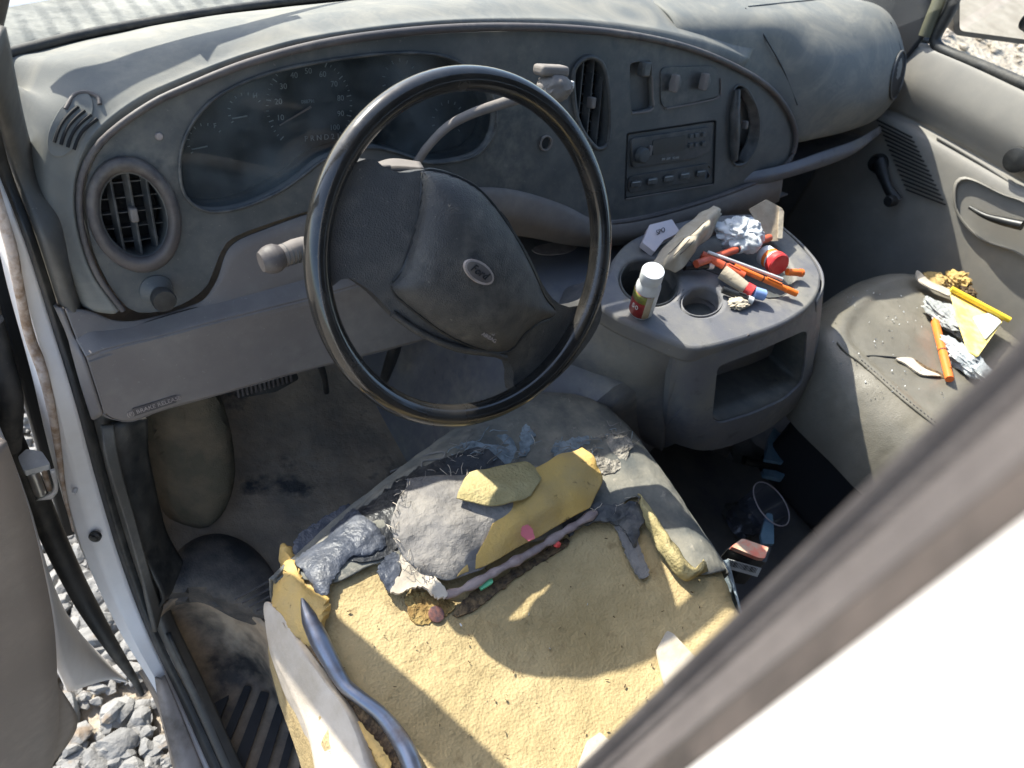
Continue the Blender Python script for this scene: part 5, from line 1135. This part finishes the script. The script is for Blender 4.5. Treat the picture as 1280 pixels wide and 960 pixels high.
# wrapped label, half way round
def wrap(name, h0, h1, a0, a1, m, parent, rr=R*1.012):
    s = ax.cross(V((.13, .97, .2))).normalized(); w = ax.cross(s); toc = (CAM-b0); toc = (toc-ax*toc.dot(ax)).normalized(); e1 = toc; e2 = ax.cross(toc)
    rows_ = [[b0+ax*(H*h)+rr*(e1*cos(a)+e2*sin(a)) for a in [a0+(a1-a0)*i/12 for i in range(13)]] for h in (h0, h1)]
    return loft(name, rows_, m, parent, nu=16, nv=3, solid=.0004, off=1)
lb = wrap('label', .06, .58, -1.5, .5, M['maroon'], bt)
wrap('label_top_band', .40, .575, -1.5, .2, M['lime'], lb, R*1.03)
wrap('label_side_band', .06, .575, .2, .75, M['kraft'], lb, R*1.03)
toc = (CAM-b0); toc = (toc-ax*toc.dot(ax)).normalized(); e2 = ax.cross(toc)
text('label_text', '50', b0+ax*H*.28+(toc*cos(.55)-e2*sin(.55))*(R*1.06), e2*cos(.55)+toc*sin(.55), ax, .012, M['wht'], lb)
# containers and pens
rc = thing('red_capped_jar', 'small white jar with a bright red lid lying on its side at the console edge', 'jar', pz(970, 320, zc))
j0 = pz(973, 308, zc+.024); j1 = pz(969, 330, zc+.022); ja = (j1-j0).normalized()
jr = V((-.25, -.92, .28)).normalized(); jc = pz(970, 328, zc+.018)
revolve('jar_body', jc-jr*.032, jr, [(.015, 0), (.017, .002), (.017, .026), (.015, .03)], M['wht'], rc)
revolve('jar_lid', jc-jr*.004, jr, [(.0185, 0), (.019, .002), (.019, .012), (.017, .0145), (.0003, .0148)], M['red'], rc)
revolve('jar_band', jc-jr*.017, jr, [(.0172, 0), (.0174, .001), (.0174, .008)], M['orange'], rc)
pen('orange_marker', pz(870, 330, zc+.02), pz(962, 297, zc+.024), .0062, M['orange_shade'], 'orange marker, shade put into its colour, lying across the back of the console top', 'marker')
pen('orange_marker', pz(877, 318, zc+.022), pz(930, 345, zc+.018), .0062, M['orange_shade'], 'orange marker, shade put into its colour, under the long white straw', 'marker')
pen('orange_marker', pz(918, 333, zc+.022), pz(984, 362, zc+.012), .0048, M['orange'], 'bright orange pen with clicker end, nearest the console rim', 'pen', M['orange'])
pen('white_stick', pz(885, 315, zc+.030), pz(978, 349, zc+.020), .0026, M['wht'], 'long thin white stick across the markers', 'stick')
pen('orange_pen_end', pz(984, 340, zc+.012), pz(1000, 341, zc+.012), .006, M['orange'], 'short orange tube end beside the red lidded jar', 'tube', M['orange'])
gl = thing('glue_tube', 'dented pale squeeze tube with red collar and blue cap', 'tube', pz(920, 350, zc))
g0 = pz(903, 340, zc+.016); g1 = pz(932, 360, zc+.014); g2 = pz(941, 365, zc+.014); g3 = pz(955, 369, zc+.013)
tube('tube_body', [g0, g1], [.012, .011, .0095], M['kraft'], gl, n=16, res=12)
tube('tube_collar', [g1, g2], .0105, M['red'], gl, n=16); tube('tube_cap', [g2, g3], [.0095, .009], M['blue'], gl, n=16)
pen('marker_pen', pz(903, 362, zc+.008), pz(935, 374, zc+.008), .0055, M['black'], 'black pen with white end beside the right cupholder', 'pen', M['wht'])
pen('small_brush', pz(855, 334, zc+.010), pz(885, 332, zc+.012), .0055, M['ink'], 'small black ended brush beside the brown paper', 'brush', M['card'])
def sheet(name, rows_, m, lab, cat, amp=.003, fr=40, th=.0012, parent=None, **kw):
    return loft(name, [[pz(*p) for p in r] for r in rows_], m, parent, nu=30, nv=24, solid=th, amp=amp, fr=fr, label=lab, cat=cat, **kw)
kb_ = sheet('paper_bag', [[(816, 330, zc+.01), (838, 302, zc+.03), (870, 272, zc+.05), (892, 257, zc+.055)], [(828, 334, zc+.02), (852, 312, zc+.045), (880, 286, zc+.06), (899, 262, zc+.06)], [(842, 342, zc+.012), (862, 322, zc+.02), (886, 296, zc+.03), (904, 266, zc+.04)]], M['kraft'], 'long crumpled brown paper bag behind the pill bottle', 'paper bag', amp=.006, fr=30)
for (a_, b_) in (((835, 318), (855, 298)), ((842, 320), (862, 299)), ((850, 318), (868, 300)), ((856, 300), (880, 278))):
    tube('printed_line', [pz(a_[0], a_[1], zc+.046), pz((a_[0]+b_[0])/2+1, (a_[1]+b_[1])/2, zc+.060), pz(b_[0], b_[1], zc+.066)], .0007, M['ink'], kb_, n=4, res=8)
crumple('paper_tissue', pz(925, 292, zc+.03), (.040, .030, .022), M['tissue'], None, seed=17, sub=5, amp=.62, fr=.95, sharp=80, label='crumpled white tissue at the back of the console', cat='tissue')
fb = thing('folded_paper_sack', 'folded tan paper sack standing at the far corner of the console', 'paper bag', pz(965, 290, zc))
plate('sack_front', rrect([(938, 262), (958, 249), (978, 262), (974, 300), (950, 303), (945, 280)], 2), lambda u, v: pz(u, v, zc+.055-(v-250)*.0007), M['kraft2'], fb, thick=.004, d=(.3, .5, -.3), grid=7, wob=.003)
plate('sack_side', rrect([(974, 258), (980, 264), (978, 298), (972, 298)], 1), lambda u, v: pz(u, v, zc+.056-(v-250)*.0007), M['kraft'], fb, thick=.003, d=(.3, .5, -.3))
cb_ = plate('small_carton', rrect([(803, 303), (812, 281), (840, 274), (850, 290), (830, 300), (818, 315)], 1), lambda u, v: pz(u, v, zc+.03-(v-280)*.0006), M['card'], None, thick=.012, d=(.1, .2, -1), bevel=.001, label='small pale carton with black lettering behind the left cupholder', cat='carton')
text('carton_text', 'SPO', pz(826, 289, zc+.0262), pz(838, 284, zc+.028)-pz(814, 294, zc+.023), V((-.1, .5, .6)), .011, M['ink'], cb_)
# paper shreds by the cup
crumple('paper_shred', pz(925, 378, zc+.004), (.022, .012, .006), M['kraft'], None, seed=12, sub=4, amp=.5, fr=2.2, label='torn beige paper shred at the console rim', cat='paper')

# ================================================================== THINGS ON THE FLOOR BETWEEN THE SEATS
bb = thing('barcode_box', 'small salmon topped black box with a white barcode beside the driver seat', 'box', pz(935, 692, .24))
bx0 = [pz(u, v, .30) for u, v in ((915, 684), (928, 674), (960, 684), (954, 698))]
plate('box_top', rrect([(914, 683), (928, 673), (961, 684), (956, 698), (948, 697)], 2), lambda u, v: pz(u, v, .290), M['salmon'], bb, thick=.008, d=(0, 0, -1), bevel=.0012)
plate('box_body', rrect([(909, 686), (926, 674), (964, 684), (958, 703), (940, 700)], 2), lambda u, v: pz(u, v, .281), M['black'], bb, thick=.07, d=(0, 0, -1), bevel=.0012)
A_ = pz(909, 692, .270); B_ = pz(952, 704, .270)
tq = (B_-A_).normalized(); nn = tq.cross(EZ).normalized()
if nn.dot(CAM-A_) < 0: nn = -nn
lc = (A_+B_)/2+nn*.012+V((0, 0, -.008)); tilt = (EZ-nn*.45).normalized(); bn = tq.cross(tilt); bn = bn if bn.dot(CAM-A_) > 0 else -bn
lbx = box('barcode_label', lc, (tq, tilt, bn), ((B_-A_).length*.98, .016, .001), M['wht'], bb, bevel=0)
parts = []
random.seed(4)
for q in range(20):
    parts.append(boxdata(lc+tq*(-.42+.84*q/19)*(B_-A_).length*.9+bn*.0007+tilt*.002, (tq, tilt, bn), (random.choice([.0006, .001, .0014]), .009, .0004)))
v_, f_ = join_data(parts); mesh('barcode_bars', v_, f_, M['ink'], lbx, smooth=False)
def cup(c, ax_, r, h, lab):
    t = thing('clear_cup', lab, 'cup', c, 'clear cups on the floor'); ax_ = V(ax_).normalized()
    s = ax_.cross(V((.1, .9, .1))).normalized(); w = ax_.cross(s)
    rg = lambda hh, rr: [V(c)+ax_*hh+rr*(cos(a)*s+sin(a)*w) for a in [2*pi*i/32 for i in range(32)]]
    loft('cup_wall', [rg(0, r*.7), rg(h, r), rg(h, r*1.05)], M['clear'], t, nu=32, nv=10, closed=True, smoothv=False, solid=0)
    loft('cup_base', [rg(0, r*.7), rg(.002, r*.4), rg(.004, .001)], M['clear'], t, nu=32, nv=6, closed=True, solid=0)
    tube('cup_lip', rg(h, r*1.04)[:-1], .0011, M['blue'] if False else M['card'], t, n=6, closed=True, res=48)
    return t
cup(pz(922, 655, .02), (.25, -.2, 1), .045, .09, 'clear plastic cup on the dark floor nearest the driver seat')
cup(pz(1018, 622, .03), (.2, -.35, 1), .040, .08, 'clear plastic cup with bluish rim beside the passenger seat')
def junk(name, pts, z, m, th, lab, cat): return plate(name, rrect(pts, 2), lambda u, v: pz(u, v, z), m, None, thick=th, d=(0, 0, -1), grid=8, wob=.004, label=lab, cat=cat)
junk('blue_wrapper', [(968, 534), (978, 544), (980, 578), (955, 574), (962, 545)], .08, M['bluepack'], .008, 'pale blue torn packaging on the floor below the console', 'wrapper')
junk('blue_wrapper', [(953, 585), (982, 592), (980, 600), (955, 594)], .06, M['bluepack'], .01, 'narrow blue strip of packaging behind the black bar', 'wrapper')
junk('paper_scrap', [(950, 668), (958, 640), (966, 642), (968, 680), (955, 680)], .10, M['bluepack'], .006, 'grey blue folded paper behind the barcode box', 'paper')
tube('floor_bar', [pz(930, 575, .06), pz(985, 590, .05), pz(1040, 640, .04)], .010, M['black'], None, n=10, label='black metal bar lying across the floor between the seats', cat='bar')
random.seed(21)
for q in range(5): crumple('floor_litter', pz(random.uniform(900, 1040), random.uniform(560, 680), .01), (random.uniform(.015, .04), random.uniform(.015, .04), .012), M['black'] if q % 2 else M['bezel'], None, seed=q+30, sub=3, amp=.5, label='dark crumpled litter on the floor between the seats', cat='litter', group='dark litter between the seats')

# ================================================================== BEYOND THE PASSENGER WINDOW
tube('pale_pipe', [V((5.4, 4.9, -.5)), V((5.9, 5.6, .9))], .07, M['galv'], None, n=12, label='pale pipe leaning outside beyond the passenger window', cat='pipe')

# ================================================================== LIGHT, SKY, CAMERA
D = V((.37, -1.10, -1.0)).normalized()
sun = bpy.data.lights.new('sun', 'SUN'); sun.energy = 3.9; sun.angle = radians(.53); sun.color = (1, .95, .86)
so = bpy.data.objects.new('sun', sun); so.rotation_euler = D.to_track_quat('-Z', 'Y').to_euler(); COL.objects.link(so)
W = bpy.data.worlds.new('World'); S.world = W; W.use_nodes = True; nt = W.node_tree
sky = nt.nodes.new('ShaderNodeTexSky'); sky.sky_type = 'NISHITA'; sky.sun_disc = False
sky.sun_elevation = math.asin(-D.z); sky.sun_rotation = math.atan2(-D.x, -D.y); sky.dust_density = 1.5
nt.links.new(sky.outputs[0], nt.nodes['Background'].inputs[0]); nt.nodes['Background'].inputs[1].default_value = .15
cam = bpy.data.cameras.new('camera'); cam.sensor_width = 36; cam.lens = F/1280*36; cam.clip_start = .01; cam.clip_end = 2000
cam.dof.use_dof = True; cam.dof.focus_distance = .95; cam.dof.aperture_fstop = 8.0
co = bpy.data.objects.new('camera', cam); COL.objects.link(co)
co.matrix_world = Matrix(((RT.x, UP.x, -fw.x, CAM.x), (RT.y, UP.y, -fw.y, CAM.y), (RT.z, UP.z, -fw.z, CAM.z), (0, 0, 0, 1)))
S.camera = co
S.view_settings.view_transform = 'Standard'; S.view_settings.look = 'None'; S.view_settings.exposure = 1.62
S.render.engine = 'CYCLES'
S.cycles.max_bounces = 8; S.cycles.transparent_max_bounces = 12
for names, g_ in ((('orange_marker',), 'orange markers on the console'), (('foam_shard',), 'pale scraps on the driver seat'), (('blue_wrapper',), 'blue packaging scraps on the floor')):
    for o_ in S.objects:
        if o_.parent is None and o_.name.split('.')[0] in names: o_['group'] = g_
